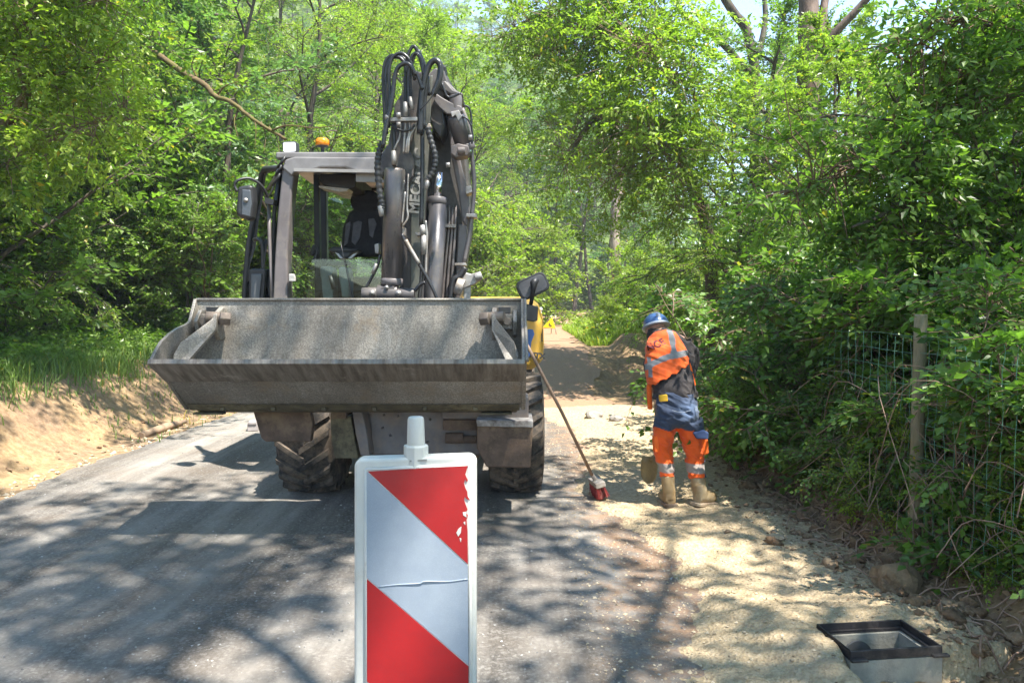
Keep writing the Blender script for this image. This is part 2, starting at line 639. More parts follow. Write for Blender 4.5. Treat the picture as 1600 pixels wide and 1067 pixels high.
def stones(n, xf, yf, zf, rlo, rhi, matl, name, label, cat, sink=0.3, seed=1):
    rg = np.random.default_rng(seed)
    x, y = xf(rg, n), yf(rg, n)
    z = zf(x, y)
    base = np.array([[1, 0, 0], [0, 1, 0], [-1, 0, 0], [0, -1, 0], [0, 0, 1], [0, 0, -1]], float)
    tri = np.array([[0, 1, 4], [1, 2, 4], [2, 3, 4], [3, 0, 4], [1, 0, 5], [2, 1, 5], [3, 2, 5], [0, 3, 5]])
    r = rlo + (rhi - rlo) * rg.random(n) ** 3
    V = base[None] * (0.6 + 0.6 * rg.random((n, 6, 1))) + 0.25 * rg.standard_normal((n, 6, 3))
    V[:, :, 2] *= 0.6
    a = rg.random(n) * 6.283
    ca, sa = np.cos(a), np.sin(a)
    X = V[..., 0] * ca[:, None] - V[..., 1] * sa[:, None]
    Yv = V[..., 0] * sa[:, None] + V[..., 1] * ca[:, None]
    W = np.stack([X, Yv, V[..., 2]], -1) * r[:, None, None]
    W += np.stack([x, y, z + r * (0.5 - sink)], -1)[:, None, :]
    Fc = (tri[None] + 6 * np.arange(n)[:, None, None]).reshape(-1, 3)
    me = np_mesh(name, W.reshape(-1, 3), Fc, matl, np.repeat(rg.random(n), 6), False)
    o = link(name, me)
    tag(o, label, cat, kind="stuff")
    return o


def pebble_mat(name, a, b):
    m, nt, bs = nodes_of(name)
    at_ = nn(nt, "ShaderNodeAttribute", attribute_name="rnd")
    r = ramp(nt, at_.outputs["Fac"], [(0, a), (1, b)])
    nt.links.new(r.outputs[0], bs.inputs["Base Color"])
    bs.inputs["Roughness"].default_value = 0.9
    return m


PEB = pebble_mat("pebble", (0.25, 0.19, 0.12), (0.56, 0.46, 0.32))
CLOD = pebble_mat("clod", (0.10, 0.06, 0.035), (0.36, 0.24, 0.14))
GREYCHIP = pebble_mat("grey_chip", (0.10, 0.10, 0.10), (0.42, 0.40, 0.37))

stones(15000, lambda g, n: 0.35 + 1.9 * g.random(n), lambda g, n: 1.4 + 9 * g.random(n) ** 1.5,
       lambda x, y: np.maximum(sand_z(x, y), road_z(x, y)), 0.0025, 0.012, PEB, "gravel",
       "pale crushed limestone gravel strewn over the shoulder", "gravel", seed=2)
stones(9000, lambda g, n: -4.2 + 5.2 * g.random(n) ** 0.8, lambda g, n: 1.6 + 8 * g.random(n) ** 1.6,
       lambda x, y: road_z(x, y), 0.002, 0.009, GREYCHIP, "loose_chippings",
       "fine grey chippings scattered on the asphalt lane", "chippings", seed=3)
stones(2600, lambda g, n: 2.2 + 0.22 * g.standard_normal(n), lambda g, n: 2.4 + 6.5 * g.random(n) ** 1.2,
       lambda x, y: np.maximum(sand_z(x, y), ground_z(x, y)), 0.008, 0.032, CLOD, "soil_clods",
       "brown earth clods heaped along the hedge foot", "soil", sink=0.2, seed=4)
stones(500, lambda g, n: -4.25 - 0.3 * g.random(n), lambda g, n: 5 + 8 * g.random(n),
       lambda x, y: ground_z(x, y), 0.01, 0.035, PEB, "verge_stones",
       "small pale stones along the left edge of the asphalt", "stones", seed=5)


def lumpy(name, n, xf, yf, rlo, rhi, matl, label, cat, seed):
    """rounded crumbly lumps, one mesh"""
    bm = bmesh.new(); bmesh.ops.create_icosphere(bm, subdivisions=3, radius=1)
    B = np.array([v_.co[:] for v_ in bm.verts]); T = np.array([[q.index for q in f_.verts] for f_ in bm.faces]); bm.free()
    rg = np.random.default_rng(seed)
    x, y = xf(rg, n), yf(rg, n)
    r = rlo + (rhi - rlo) * rg.random(n) ** 2.5
    z = np.maximum(sand_z(x, y), ground_z(x, y)) + r * 0.2
    Vs = []
    for k in range(n):
        o = rg.random(3) * 90
        d = 1 + 1.0 * fbm(B[:, 0] + o[0] + B[:, 2], B[:, 1] + o[1] - .6 * B[:, 2], 1.7, 5)
        q = B * d[:, None] * r[k] * (0.7 + 0.6 * rg.random(3)) * [1, 1, .75]
        Vs.append(q + [x[k], y[k], z[k]])
    Fs = (T[None] + len(B) * np.arange(n)[:, None, None]).reshape(-1, 3)
    tag(link(name, np_mesh(name, np.concatenate(Vs), Fs, matl, None, True)), label, cat, kind="stuff")


EARTH = mat("crumbly_earth", (0.24, 0.145, 0.075), (0.09, 0.054, 0.03), 14, 0.95, bumpS=1.0, bumpScale=45, dirt=(0.32, 0.23, 0.14), dirt_amt=0.5, dirt_scale=6)
lumpy("earth_lumps", 420, lambda g, n: 2.25 + 0.16 * g.standard_normal(n), lambda g, n: 2.6 + 6.0 * g.random(n), 0.010, 0.055, EARTH,
      "dark crumbly earth lumps along the foot of the hedge", "soil", 41)
lumpy("verge_lumps", 40, lambda g, n: -4.6 - 0.25 * g.random(n), lambda g, n: 6 + 8 * g.random(n), 0.01, 0.035, EARTH,
      "earth crumbs fallen at the foot of the left bank", "soil", 42)

# ================================================================ vegetation
def unit(a):
    return a / np.maximum(np.linalg.norm(a, axis=-1, keepdims=True), 1e-9)


def leaves_on(sp, rg, per, leaf, wid=0.5, flat=0.35, pair=True, tipleaf=True):
    """sp: list of sprays (p, d, L, droop). returns verts, faces, rnd"""
    P = np.array([s[0] for s in sp]); D = unit(np.array([s[1] for s in sp])); Ls = np.array([s[2] for s in sp])
    Dr = np.array([s[3] for s in sp])
    n = len(sp)
    up = np.array([0, 0, 1.0]) + 0.45 * rg.standard_normal((n, 3))
    Sd = unit(np.cross(D, up)); Nn = unit(np.cross(Sd, D))
    u = (np.arange(per) + 0.7) / per
    u = u[None, :] + 0.03 * rg.standard_normal((n, per))
    side = np.where(np.arange(per) % 2 == 0, 1.0, -1.0)[None, :] * np.ones((n, 1))
    pos = P[:, None] + D[:, None] * (u * Ls[:, None])[..., None]
    pos[..., 2] -= Dr[:, None] * (u ** 2) * Ls[:, None]
    fw = 0.45 + 0.5 * u
    ld = D[:, None] * fw[..., None] + Sd[:, None] * (side * (1.05 - 0.5 * u))[..., None] + 0.28 * rg.standard_normal((n, per, 3))
    ld[..., 2] -= 0.12 + 0.3 * Dr[:, None]
    ld = unit(ld)
    nr = Nn[:, None] + flat * rg.standard_normal((n, per, 3))
    sd = unit(np.cross(ld, nr)); nr = unit(np.cross(sd, ld))
    l = (leaf * (0.65 + 0.6 * rg.random((n, per))))[..., None]
    w = l * wid * 0.5
    b = pos + ld * l * 0.12
    V = np.stack([b, b + ld * l * 0.42 + sd * w + nr * l * 0.07, b + ld * l, b + ld * l * 0.42 - sd * w + nr * l * 0.07], 2)
    # a bit of curl at the tip
    V[:, :, 2, :] -= nr * l * 0.08
    V = V.reshape(-1, 3)
    m = n * per
    F_ = np.array([[0, 1, 2], [0, 2, 3]])[None] + 4 * np.arange(m)[:, None, None]
    # clump tone varies by spray, a little by leaf
    tone = np.clip(0.45 + 0.27 * rg.standard_normal((n, 1)) + 0.2 * rg.standard_normal((n, per)), 0, 0.93)
    tone = np.where(rg.random((n, per)) < 0.012, 1.0, tone)
    return V, F_.reshape(-1, 3), np.repeat(tone.reshape(-1), 4)


def rotz(v, a):
    c, s = math.cos(a), math.sin(a)
    return np.array([v[0] * c - v[1] * s, v[0] * s + v[1] * c, v[2]])


def limb_path(p, d, L, rg, lift=0.0, wig=0.12, n=6):
    pts = [np.array(p, float)]
    d = np.array(d, float); d /= np.linalg.norm(d)
    for i in range(n):
        d = d + wig * rg.standard_normal(3) + np.array([0, 0, lift / n])
        d /= np.linalg.norm(d)
        pts.append(pts[-1] + d * L / n)
    return pts


def plant_proto(name, seed, h, tr, first, spread, n_limb, n_sec, n_spray, leaf, spray_len, per, droop=0.3, low_el=5, high_el=60,
                shape='tree', wid=0.5, matl=L_MID, bark=BARK, twigs=True, stems=1, lean=(0, 0), only_side=None):
    """one kind of plant: returns (wood mesh, leaf mesh)"""
    rg = np.random.default_rng(seed)
    wood = MB()
    sprays = []
    limbs = []
    for s in range(stems):
        base = np.array([0.0, 0, -0.25]) if stems == 1 else np.array([rg.normal() * 0.12 * stems ** .5, rg.normal() * 0.12 * stems ** .5, -0.2])
        d0 = np.array([lean[0], lean[1], 1.0]) + (0 if stems == 1 else 0.28) * np.array([rg.normal(), rg.normal(), 0])
        tp = limb_path(base, d0, h * (0.92 if stems == 1 else 0.7 + 0.3 * rg.random()), rg, 0.25, 0.07 if stems == 1 else 0.12, 9)
        rads = [tr * (1.25 if i == 0 else 1) * (1 - 0.85 * i / 9) for i in range(10)]
        wood.tube(tp, rads, 9 if tr > 0.1 else 6, cap=False)
        k = max(2, n_limb // stems)
        for i in range(k):
            t = first + (0.97 - first) * (i + rg.random() * 0.8) / k
            q = t * 9; j = min(int(q), 8); fr = q - j
            p = tp[j] * (1 - fr) + tp[j + 1] * fr
            az = i * 2.39996 + rg.random() * 0.7 + s * 1.3
            if only_side is not None:
                az = only_side + rg.normal() * 0.8
            tt = (t - first) / (1 - first)
            if shape == 'tree':
                ln = spread * (0.55 + 0.55 * math.sin(math.pi * min(1, tt * 0.85 + 0.2))) * (1 - 0.35 * tt)
            elif shape == 'cone':
                ln = spread * (1.05 - 0.8 * tt)
            else:
                ln = spread * (0.85 + 0.3 * rg.random()) * (1 - 0.35 * tt)
            el = R(low_el + (high_el - low_el) * tt + rg.normal() * 8)
            d = np.array([math.cos(az) * math.cos(el), math.sin(az) * math.cos(el), math.sin(el)])
            lp = limb_path(p, d, ln, rg, -droop * 0.5, 0.13, 6)
            r0 = tr * 0.42 * (1 - 0.5 * tt)
            wood.tube(lp, [max(0.006, r0 * (1 - 0.88 * m / 6)) for m in range(7)], 6, cap=False)
            limbs.append((lp, ln, r0, az))
    for lp, ln, r0, az in limbs:
        for m in range(n_sec):
            t = 0.22 + 0.78 * (m + rg.random() * 0.7) / n_sec
            t = min(t, 0.999)
            q = t * 6; j = min(int(q), 5); fr = q - j
            p = lp[j] * (1 - fr) + lp[j + 1] * fr
            dd = lp[j + 1] - lp[j]; dd = dd / np.linalg.norm(dd)
            sgn = 1 if m % 2 else -1
            d = rotz(dd, sgn * (0.5 + 0.6 * rg.random())) + np.array([0, 0, 0.25 * rg.normal()])
            L2 = ln * (0.38 + 0.2 * rg.random()) * (1.15 - 0.6 * t)
            sp = limb_path(p, d, L2, rg, -droop * 0.6, 0.2, 4)
            wood.tube(sp, [max(0.004, r0 * 0.35 * (1 - 0.8 * a / 4)) for a in range(5)], 4, cap=False)
            for a in range(n_spray):
                t2 = min(0.999, 0.12 + 0.88 * (a + rg.random()) / n_spray)
                q = t2 * 4; j2 = min(int(q), 3); fr = q - j2
                pp = sp[j2] * (1 - fr) + sp[j2 + 1] * fr
                d2 = sp[j2 + 1] - sp[j2]; d2 = d2 / np.linalg.norm(d2)
                d3 = rotz(d2, (1 if a % 2 else -1) * (0.3 + 0.9 * rg.random())) + 0.3 * rg.standard_normal(3)
                d3[2] = d3[2] * 0.7 - 0.1 * droop
                L3 = spray_len * (0.6 + 0.7 * rg.random())
                sprays.append((pp, d3, L3, droop * (0.4 + 0.8 * rg.random())))
                if twigs:
                    dn = d3 / np.linalg.norm(d3)
                    e = pp + dn * L3 * 0.9; e[2] -= droop * 0.5 * L3
                    wood.tube([pp, (pp + e) / 2 + np.array([0, 0, 0.03 * L3]), e], [0.005, 0.004, 0.002], 3, cap=False)
    V, Fc, rn = leaves_on(sprays, rg, per, leaf, wid)
    lm = np_mesh(name + "_crown", V, Fc, matl, rn)
    wm = bpy.data.meshes.new(name + "_wood")
    wm.from_pydata(wood.v, [], wood.f)
    wm.polygons.foreach_set("use_smooth", wood.s)
    wm.materials.append(bark)
    return wm, lm


def place_plant(proto, name, x, y, rz, sc, label, cat, group=None, z=None, parts=("trunk", "crown"), tilt=(0, 0), sz_=1.0):
    wm, lm = proto
    t = thing(name, (x, y, gz(x, y) if z is None else z), label, cat, group)
    t.rotation_euler = (tilt[0], tilt[1], rz)
    t.scale = (sc, sc, sc * sz_)
    link(parts[0], wm, t)
    link(parts[1], lm, t)
    return t


QUICK = 1.0
T_BROAD = plant_proto("broad_tree", 11, 11, 0.19, 0.22, 4.2, 16, 9, 9, 0.115, 0.55, 13, 0.35, matl=L_MID)
T_BROAD2 = plant_proto("broad_tree2", 12, 10.5, 0.17, 0.15, 3.8, 17, 9, 9, 0.115, 0.5, 13, 0.3, matl=L_FRESH)
T_ASH = plant_proto("feathery_tree", 13, 10, 0.14, 0.16, 3.6, 17, 9, 10, 0.085, 0.6, 17, 0.55, wid=0.36, matl=L_FRESH)
T_COOL = plant_proto("whitebeam", 14, 8.5, 0.12, 0.12, 3.0, 16, 8, 9, 0.115, 0.42, 12, 0.15, wid=0.62, matl=L_COOL)
B_HAZEL = plant_proto("hazel_bush", 15, 3.8, 0.035, 0.08, 1.5, 34, 6, 7, 0.085, 0.36, 11, 0.25, low_el=0, high_el=55, shape='bush',
                      wid=0.62, matl=L_MID, stems=6)
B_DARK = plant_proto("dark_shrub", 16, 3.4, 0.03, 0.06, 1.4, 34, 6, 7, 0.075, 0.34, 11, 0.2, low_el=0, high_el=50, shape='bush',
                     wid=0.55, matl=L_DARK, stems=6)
B_BRAM = plant_proto("bramble_bush", 17, 2.3, 0.014, 0.04, 1.05, 40, 6, 7, 0.072, 0.30, 9, 0.5, low_el=5, high_el=50, shape='bush',
                     wid=0.72, matl=L_BRAMBLE, bark=TWIG, stems=9)
B_BRAM2 = plant_proto("bramble_bush2", 18, 2.2, 0.014, 0.04, 1.0, 40, 6, 7, 0.085, 0.32, 8, 0.6, low_el=0, high_el=50, shape='bush',
                      wid=0.7, matl=L_BRAMBLE, bark=TWIG, stems=9)
B_FRESH = plant_proto("fresh_bush", 19, 2.0, 0.02, 0.05, 1.0, 26, 5, 6, 0.07, 0.3, 11, 0.3, low_el=0, high_el=60, shape='bush',
                      wid=0.6, matl=L_FRESH, stems=5)
T_FAR = plant_proto("hill_tree", 20, 9, 0.15, 0.15, 3.4, 13, 6, 6, 0.26, 0.6, 9, 0.25, matl=L_FRESH, twigs=False, wid=0.6)
T_FAR2 = plant_proto("hill_tree2", 21, 9, 0.15, 0.12, 3.2, 13, 6, 6, 0.24, 0.6, 9, 0.2, matl=L_COOL, twigs=False, wid=0.6)
T_SHADE = plant_proto("shade_tree", 22, 15, 0.17, 0.42, 5.0, 17, 8, 7, 0.17, 0.7, 9, 0.3, matl=L_MID, twigs=False, wid=0.6)
T_POLE = plant_proto("slim_tree", 23, 12, 0.10, 0.35, 2.6, 13, 7, 7, 0.12, 0.5, 10, 0.25, matl=L_DARK, twigs=False)

# --- left side
LG = "leafy trees in the dense wall beyond the left bank"
left_front = [
    # proto, x, y, rz, scale, label
    (T_ASH, -8.6, 9.0, 0.3, 0.92, "feathery yellow-green tree leaning over the left bank at the photo's left edge"),
    (T_BROAD, -9.6, 12.5, 1.9, 0.95, "broad mid-green tree behind the grass bank, second from the left edge"),
    (T_BROAD2, -8.4, 15.6, 2.7, 0.95, "fresh green tree rising behind the left end of the bucket"),
    (T_COOL, -6.6, 16.6, 0.9, 0.98, "bluish pale-leaved tree right behind the excavator's cab roof"),
    (T_ASH, -5.6, 20.5, 4.0, 1.05, "feathery bright tree drooping behind the orange beacon"),
    (T_BROAD2, -3.2, 23.5, 1.2, 0.98, "bright yellow-green tree directly behind the raised boom"),
    (T_ASH, -0.9, 27.5, 2.2, 0.98, "tall lime-green tree beside the far road, right of the boom"),
]
for pr, x, y, rz, sc, lb in left_front:
    place_plant(pr, "broadleaf_tree", x, y, rz, sc, lb, "tree")
for k, (pr, x, y, rz, sc) in enumerate([
        (T_BROAD, -13, 15, 0.2, 1.15), (T_BROAD2, -12.5, 19.5, 1.7, 1.15), (T_BROAD, -10.5, 23, 3.0, 1.2), (T_ASH, -8.5, 27, 0.5, 1.25),
        (T_BROAD2, -5.5, 29, 4.4, 1.25), (T_BROAD, -2.6, 33, 5.2, 1.2), (T_BROAD, -16, 24, 2.0, 1.3), (T_BROAD2, -12, 31, 2.5, 1.35),
        (T_BROAD, -7, 37, 0.9, 1.35), (T_BROAD2, -13.5, 10, 3.3, 1.1)]):
    place_plant(pr, "broadleaf_tree", x, y, rz, sc, "leafy green tree standing deep in the wood on the left", "tree", LG)
for pr, x, y, rz, sc, lb in [
    (B_HAZEL, -8.3, 10.2, 0.5, 1.55, "tall hazel filling the left edge of the wood above the grass"),
    (B_HAZEL, -8.9, 13.6, 2.0, 1.7, "tall hazel behind the left bank between two tree trunks"),
    (B_HAZEL, -7.6, 17.6, 3.5, 1.7, "tall hazel left of the cab"),
    (B_HAZEL, -4.4, 22.0, 4.6, 1.6, "tall hazel seen through the cab windows"),
    (B_FRESH, -1.7, 25.0, 1.0, 2.2, "bright tall bush right behind the boom"),
    (B_FRESH, 0.3, 30.0, 2.5, 2.3, "bright tall bush left of the far road bend"),
    (B_HAZEL, -6.0, 14.6, 5.2, 0.9, "hazel bush at the top of the bank beside the cab door"),
]:
    place_plant(pr, "hazel", x, y, rz, sc, lb, "bush", parts=("stems", "foliage"))
UB = "dark shrubs under the trees on the left"
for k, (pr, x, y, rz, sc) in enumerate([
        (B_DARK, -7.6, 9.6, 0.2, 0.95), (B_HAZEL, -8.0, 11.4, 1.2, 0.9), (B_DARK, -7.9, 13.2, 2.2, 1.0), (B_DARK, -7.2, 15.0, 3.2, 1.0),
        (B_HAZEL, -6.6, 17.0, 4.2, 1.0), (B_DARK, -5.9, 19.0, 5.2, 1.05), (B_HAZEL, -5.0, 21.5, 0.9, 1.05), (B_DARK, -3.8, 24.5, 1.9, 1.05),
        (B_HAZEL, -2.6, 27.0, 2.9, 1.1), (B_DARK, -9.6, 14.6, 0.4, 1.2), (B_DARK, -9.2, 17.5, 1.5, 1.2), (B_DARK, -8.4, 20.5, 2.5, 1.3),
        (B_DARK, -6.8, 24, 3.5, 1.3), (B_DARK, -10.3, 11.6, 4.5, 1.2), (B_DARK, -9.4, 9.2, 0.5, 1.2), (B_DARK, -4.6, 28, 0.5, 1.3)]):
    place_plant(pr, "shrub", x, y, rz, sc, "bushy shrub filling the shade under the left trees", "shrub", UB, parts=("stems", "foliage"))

# --- right side: hedge
hedge = [
    (B_BRAM, 3.4, 5.0, 0.0, 0.85, "dark bramble bush tangled behind the wooden fence post"),
    (B_BRAM2, 3.25, 5.7, 1.1, 0.92, "bramble bush with long arching shoots left of the fence post"),
    (B_BRAM, 3.3, 6.7, 2.3, 0.95, "dark green bramble bush right of the worker's shoulder"),
    (B_BRAM2, 3.4, 7.9, 3.4, 1.0, "bramble bush just behind the worker"),
    (B_BRAM, 3.6, 9.3, 4.6, 1.05, "bramble bush beyond the worker, next to the earth ramp"),
    (B_DARK, 4.1, 10.8, 5.5, 0.78, "rounded dark shrub at the right end of the earth ramp"),
    (B_HAZEL, 4.4, 6.2, 0.6, 0.85, "taller hazel bush standing over the brambles near the post"),
    (B_HAZEL, 4.8, 8.5, 1.8, 0.95, "taller hazel bush over the brambles beyond the worker"),
    (B_DARK, 4.4, 4.2, 3.0, 0.85, "dark shrub behind the wire fence at the photo's right edge"),
    (B_HAZEL, 5.3, 11.3, 2.9, 0.95, "hazel bush above the far end of the hedge"),
    (B_DARK, 5.6, 6.8, 2.0, 1.1, "dark shrub deep behind the hedge, near side"),
    (B_DARK, 5.9, 9.6, 4.0, 1.1, "dark shrub deep behind the hedge, far side"),
]
for pr, x, y, rz, sc, lb in hedge:
    place_plant(pr, "bush", x, y, rz, sc, lb, "bush", parts=("stems", "foliage"))
for pr, x, y, rz, sc, lb in [
    (B_FRESH, 3.7, 18.5, 0, 0.62, "low sunlit bush at the crest right of the warning sign"),
    (B_FRESH, 4.6, 20.5, 1, 0.8, "sunlit lime bush behind the crest, left of the hedge"),
    (B_FRESH, 5.6, 19.5, 2, 1.0, "sunlit lime bush half hidden by the hedge end"),
    (B_FRESH, 5.1, 24, 3, 1.2, "bright bush beside the far bend"),
    (B_FRESH, 6.6, 23, 4, 1.6, "tall bright bush under the ivy-clad trunk"),
    (B_FRESH, 4.0, 26.0, 2.2, 1.3, "sunlit bush hiding the foot of the pale trunk"),
    (B_FRESH, 2.6, 19.5, 0.4, 0.5, "small sunlit bush nearest the road beyond the crest"),
    (B_FRESH, 3.3, 21.5, 3.3, 0.85, "rounded sunlit bush between the sign and the pale trunk"),
    (B_FRESH, 4.3, 17.8, 4.4, 0.85, "sunlit bush standing at the top of the earth cut"),
    (B_FRESH, 5.6, 29, 5, 1.5, "farthest bright bush at the bend"),
]:
    place_plant(pr, "bush", x, y, rz, sc, lb, "bush", parts=("stems", "foliage"))

# --- right side: trees
for pr, x, y, rz, sc, lb in [
    (T_BROAD, 5.0, 15.8, 0.4, 0.66, "bright broadleaf tree arching over the road above the worker"),
    (T_BROAD2, 5.0, 11.5, 2.0, 0.55, "pale leafy small tree over the hedge, right of centre"),
    (T_BROAD2, 8.2, 12.4, 3.6, 0.66, "sunlit fresh green tree behind the hedge at right"),
    (T_ASH, 6.8, 9.2, 5.2, 0.72, "feathery dark tree hanging over the wire fence"),
    (T_COOL, 9.4, 16.5, 1.0, 0.85, "pale-leaved tree among the right-hand trunks"),
    (T_BROAD2, 8.8, 20.0, 4.4, 0.8, "sunlit tree right of the far road bend"),
    (T_ASH, 3.9, 12.6, 0.3, 0.55, "small feathery tree rising left of the hedge end, over the earth cut"),
    (T_BROAD2, 5.4, 12.9, 1.3, 0.56, "bright leafy tree whose crown shades the earth ramp"),
    (T_BROAD, 9.4, 27.0, 2.2, 0.95, "tree over the ivy-clad pale trunk"),
]:
    place_plant(pr, "broadleaf_tree", x, y, rz, sc, lb, "tree")
for pr, x, y, rz, sc in [(T_BROAD, 11.5, 14, 0.9, 0.68), (T_BROAD2, 12, 19, 2.9, 0.7), (T_BROAD, 15, 24, 0.9, 0.75), (T_BROAD2, 10.5, 23, 1.9, 0.75),
                         (T_BROAD, 9.5, 10, 1.1, 0.72), (T_BROAD, 11, 30, 4.1, 0.85), (T_BROAD2, 17, 31, 4.1, 0.9)]:
    place_plant(pr, "broadleaf_tree", x, y, rz, sc, "leafy tree standing behind the right-hand hedge", "tree", "trees behind the right-hand hedge")

# dark slim trees at the bend
for k, (x, y) in enumerate([(1.0, 44), (2.4, 46), (3.6, 43), (-0.6, 47), (5.0, 46), (6.4, 44), (1.8, 50), (4.3, 51), (-2.4, 43), (-4, 48), (8, 48), (0.2, 52), (6.6, 53), (3.0, 56), (10, 52)]):
    place_plant(T_POLE, "slim_tree", x, y, k * 1.3, 1.15 + 0.05 * (k % 4), "slim dark-trunked tree in the shade at the far bend", "tree", "slim trees in the shade at the far bend")
for k, (x, y) in enumerate([(0, 49), (3, 48.5), (6, 49), (-3.5, 46), (1.6, 54), (5, 55), (9, 50)]):
    place_plant(B_DARK, "shrub", x, y, k * 1.7, 1.15, "dark shrub under the trees at the far bend", "shrub", "dark shrubs at the far bend", parts=("stems", "foliage"))

# hillside trees
hr = random.Random(5)
n = 0
for row, yy in enumerate(range(62, 150, 8)):
    half = int(yy * 0.42)
    for xx in range(-half - 4, half, 5):
        x = xx + hr.uniform(-2, 2); y = yy + hr.uniform(-3, 3)
        if (y < 66 and abs(x - 2) < 3) or x > 28: continue
        pr = T_FAR2 if hr.random() < 0.3 else T_FAR
        place_plant(pr, "hillside_tree", x, y, hr.uniform(0, 6.28), hr.uniform(0.75, 1.1),
                    "small pale-green tree on the hill beyond the road" if pr is T_FAR else "small blue-green tree on the hill beyond the road",
                    "tree", "pale-green trees on the far hill" if pr is T_FAR else "blue-green trees on the far hill")

# trees over and behind the photographer that dapple the road
for k, (x, y, rz, sc, lb) in enumerate([
        (3.9, -0.2, 0.3, 1.05, "tall tree overhanging the road from the right, near the drain chamber"),
        (6.6, -2.6, 1.0, 0.9, "tall tree right of the photographer in the second row"),
        (3.6, -5.0, 1.4, 0.9, "tall tree at the roadside behind the photographer"),
        (-4.9, -3.0, 2.6, 0.85, "tall tree at the roadside behind the photographer, left side"),
        (8.4, 3.4, 2.2, 0.85, "tall tree right of the wire fence whose crown shades the shoulder")]):
    place_plant(T_SHADE, "broadleaf_tree", x, y, rz, sc, lb, "tree", z=gz(x, y))


# --- big bare trunks and limbs on the right
def bare_tree(name, base, paths, label, matl, cat="tree", leafy=None, seed=1):
    t = thing(name, base, label, cat)
    nm = ["trunk"] + ["branch"] * (len(paths) - 1)
    for nme, (pts, rads) in zip(nm, paths):
        mb = MB()
        p = cr(pts, 5)
        k = len(p)
        rr = [rads[0] + (rads[1] - rads[0]) * i / (k - 1) for i in range(k)]
        rg = random.Random(seed + k)
        p = [q + Vector((rg.uniform(-1, 1), rg.uniform(-1, 1), 0)) * rads[0] * 0.15 for q in p]
        mb.tube(p, rr, 12 if rads[0] > 0.08 else 7)
        mb.build(nme, matl, t)
    return t


def spray_crown(paths, seed, n, leaf, per, slen, matl, parent, name="crown", droop=0.5, jit=0.35):
    rg = np.random.default_rng(seed)
    sp = []
    tw = MB()
    for pts in paths:
        P = [np.array(q) for q in cr(pts, 5)]
        for i in range(n):
            j = rg.integers(0, len(P) - 1)
            p = P[j] + (P[j + 1] - P[j]) * rg.random()
            q = p + jit * rg.standard_normal(3)
            tw.tube([p, (p + q) / 2 + 0.05 * rg.standard_normal(3), q], [0.008, 0.006, 0.004], 3, cap=False)
            for b in range(3):
                d = rg.standard_normal(3); d[2] = d[2] * 0.4 - 0.15
                d += 0.6 * (q - p) / (np.linalg.norm(q - p) + 1e-6)
                sp.append((q, d, slen * (0.6 + 0.7 * rg.random()), droop * rg.random()))
    V, Fc, rn = leaves_on(sp, rg, per, leaf, 0.5)
    b = np.array(world_origin(parent))
    link(name, np_mesh(name, V - b, Fc, matl, rn), parent)
    tw.build("twigs", TWIG, parent)


b = at(1268, 300, 13.5); b.z = gz(b.x, 13.5) - 0.2
bare_tree("old_tree", b, [
    ([b, at(1272, 330, 13.5), at(1266, 140, 13.5), at(1262, 0, 13.6), at(1258, -170, 13.8)], (0.24, 0.15)),
    ([at(1268, 120, 13.5), at(1300, 60, 13.3), at(1345, 10, 13.1), at(1400, -60, 12.8)], (0.085, 0.05)),
    ([at(1268, 75, 13.5), at(1286, 30, 13.7), at(1290, -60, 14)], (0.09, 0.06))],
    "thickest brown trunk rising out of the foliage at upper right", BARK_OLD, seed=3)
b = at(1350, 330, 15.5); b.z = gz(b.x, 15.5) - 0.2
bare_tree("old_tree", b, [
    ([b, at(1352, 200, 15.5), at(1345, 105, 15.5), at(1300, 60, 15.5), at(1270, 20, 15.6), at(1235, -40, 15.8)], (0.17, 0.09)),
    ([at(1345, 105, 15.5), at(1395, 70, 15.3), at(1440, 40, 15), at(1490, 20, 14.8)], (0.12, 0.05)),
    ([at(1350, 130, 15.5), at(1320, 85, 15.2), at(1290, 80, 15)], (0.1, 0.04))],
    "dark mossy forked trunk right of the thickest trunk", BARK_MOSS, seed=4)
b = at(1175, 330, 17); b.z = gz(b.x, 17) - 0.2
bare_tree("old_tree", b, [
    ([b, at(1180, 200, 17), at(1170, 60, 17), at(1140, 10, 17), at(1110, -50, 17)], (0.14, 0.08)),
    ([at(1176, 110, 17), at(1195, 40, 17.2), at(1190, -60, 17.3)], (0.08, 0.05)),
    ([at(1176, 120, 17), at(1120, 60, 16.8), at(1075, 30, 16.5), at(1040, -20, 16.3)], (0.09, 0.04))],
    "dark forked trunk against the patch of blue sky", BARK, seed=5)
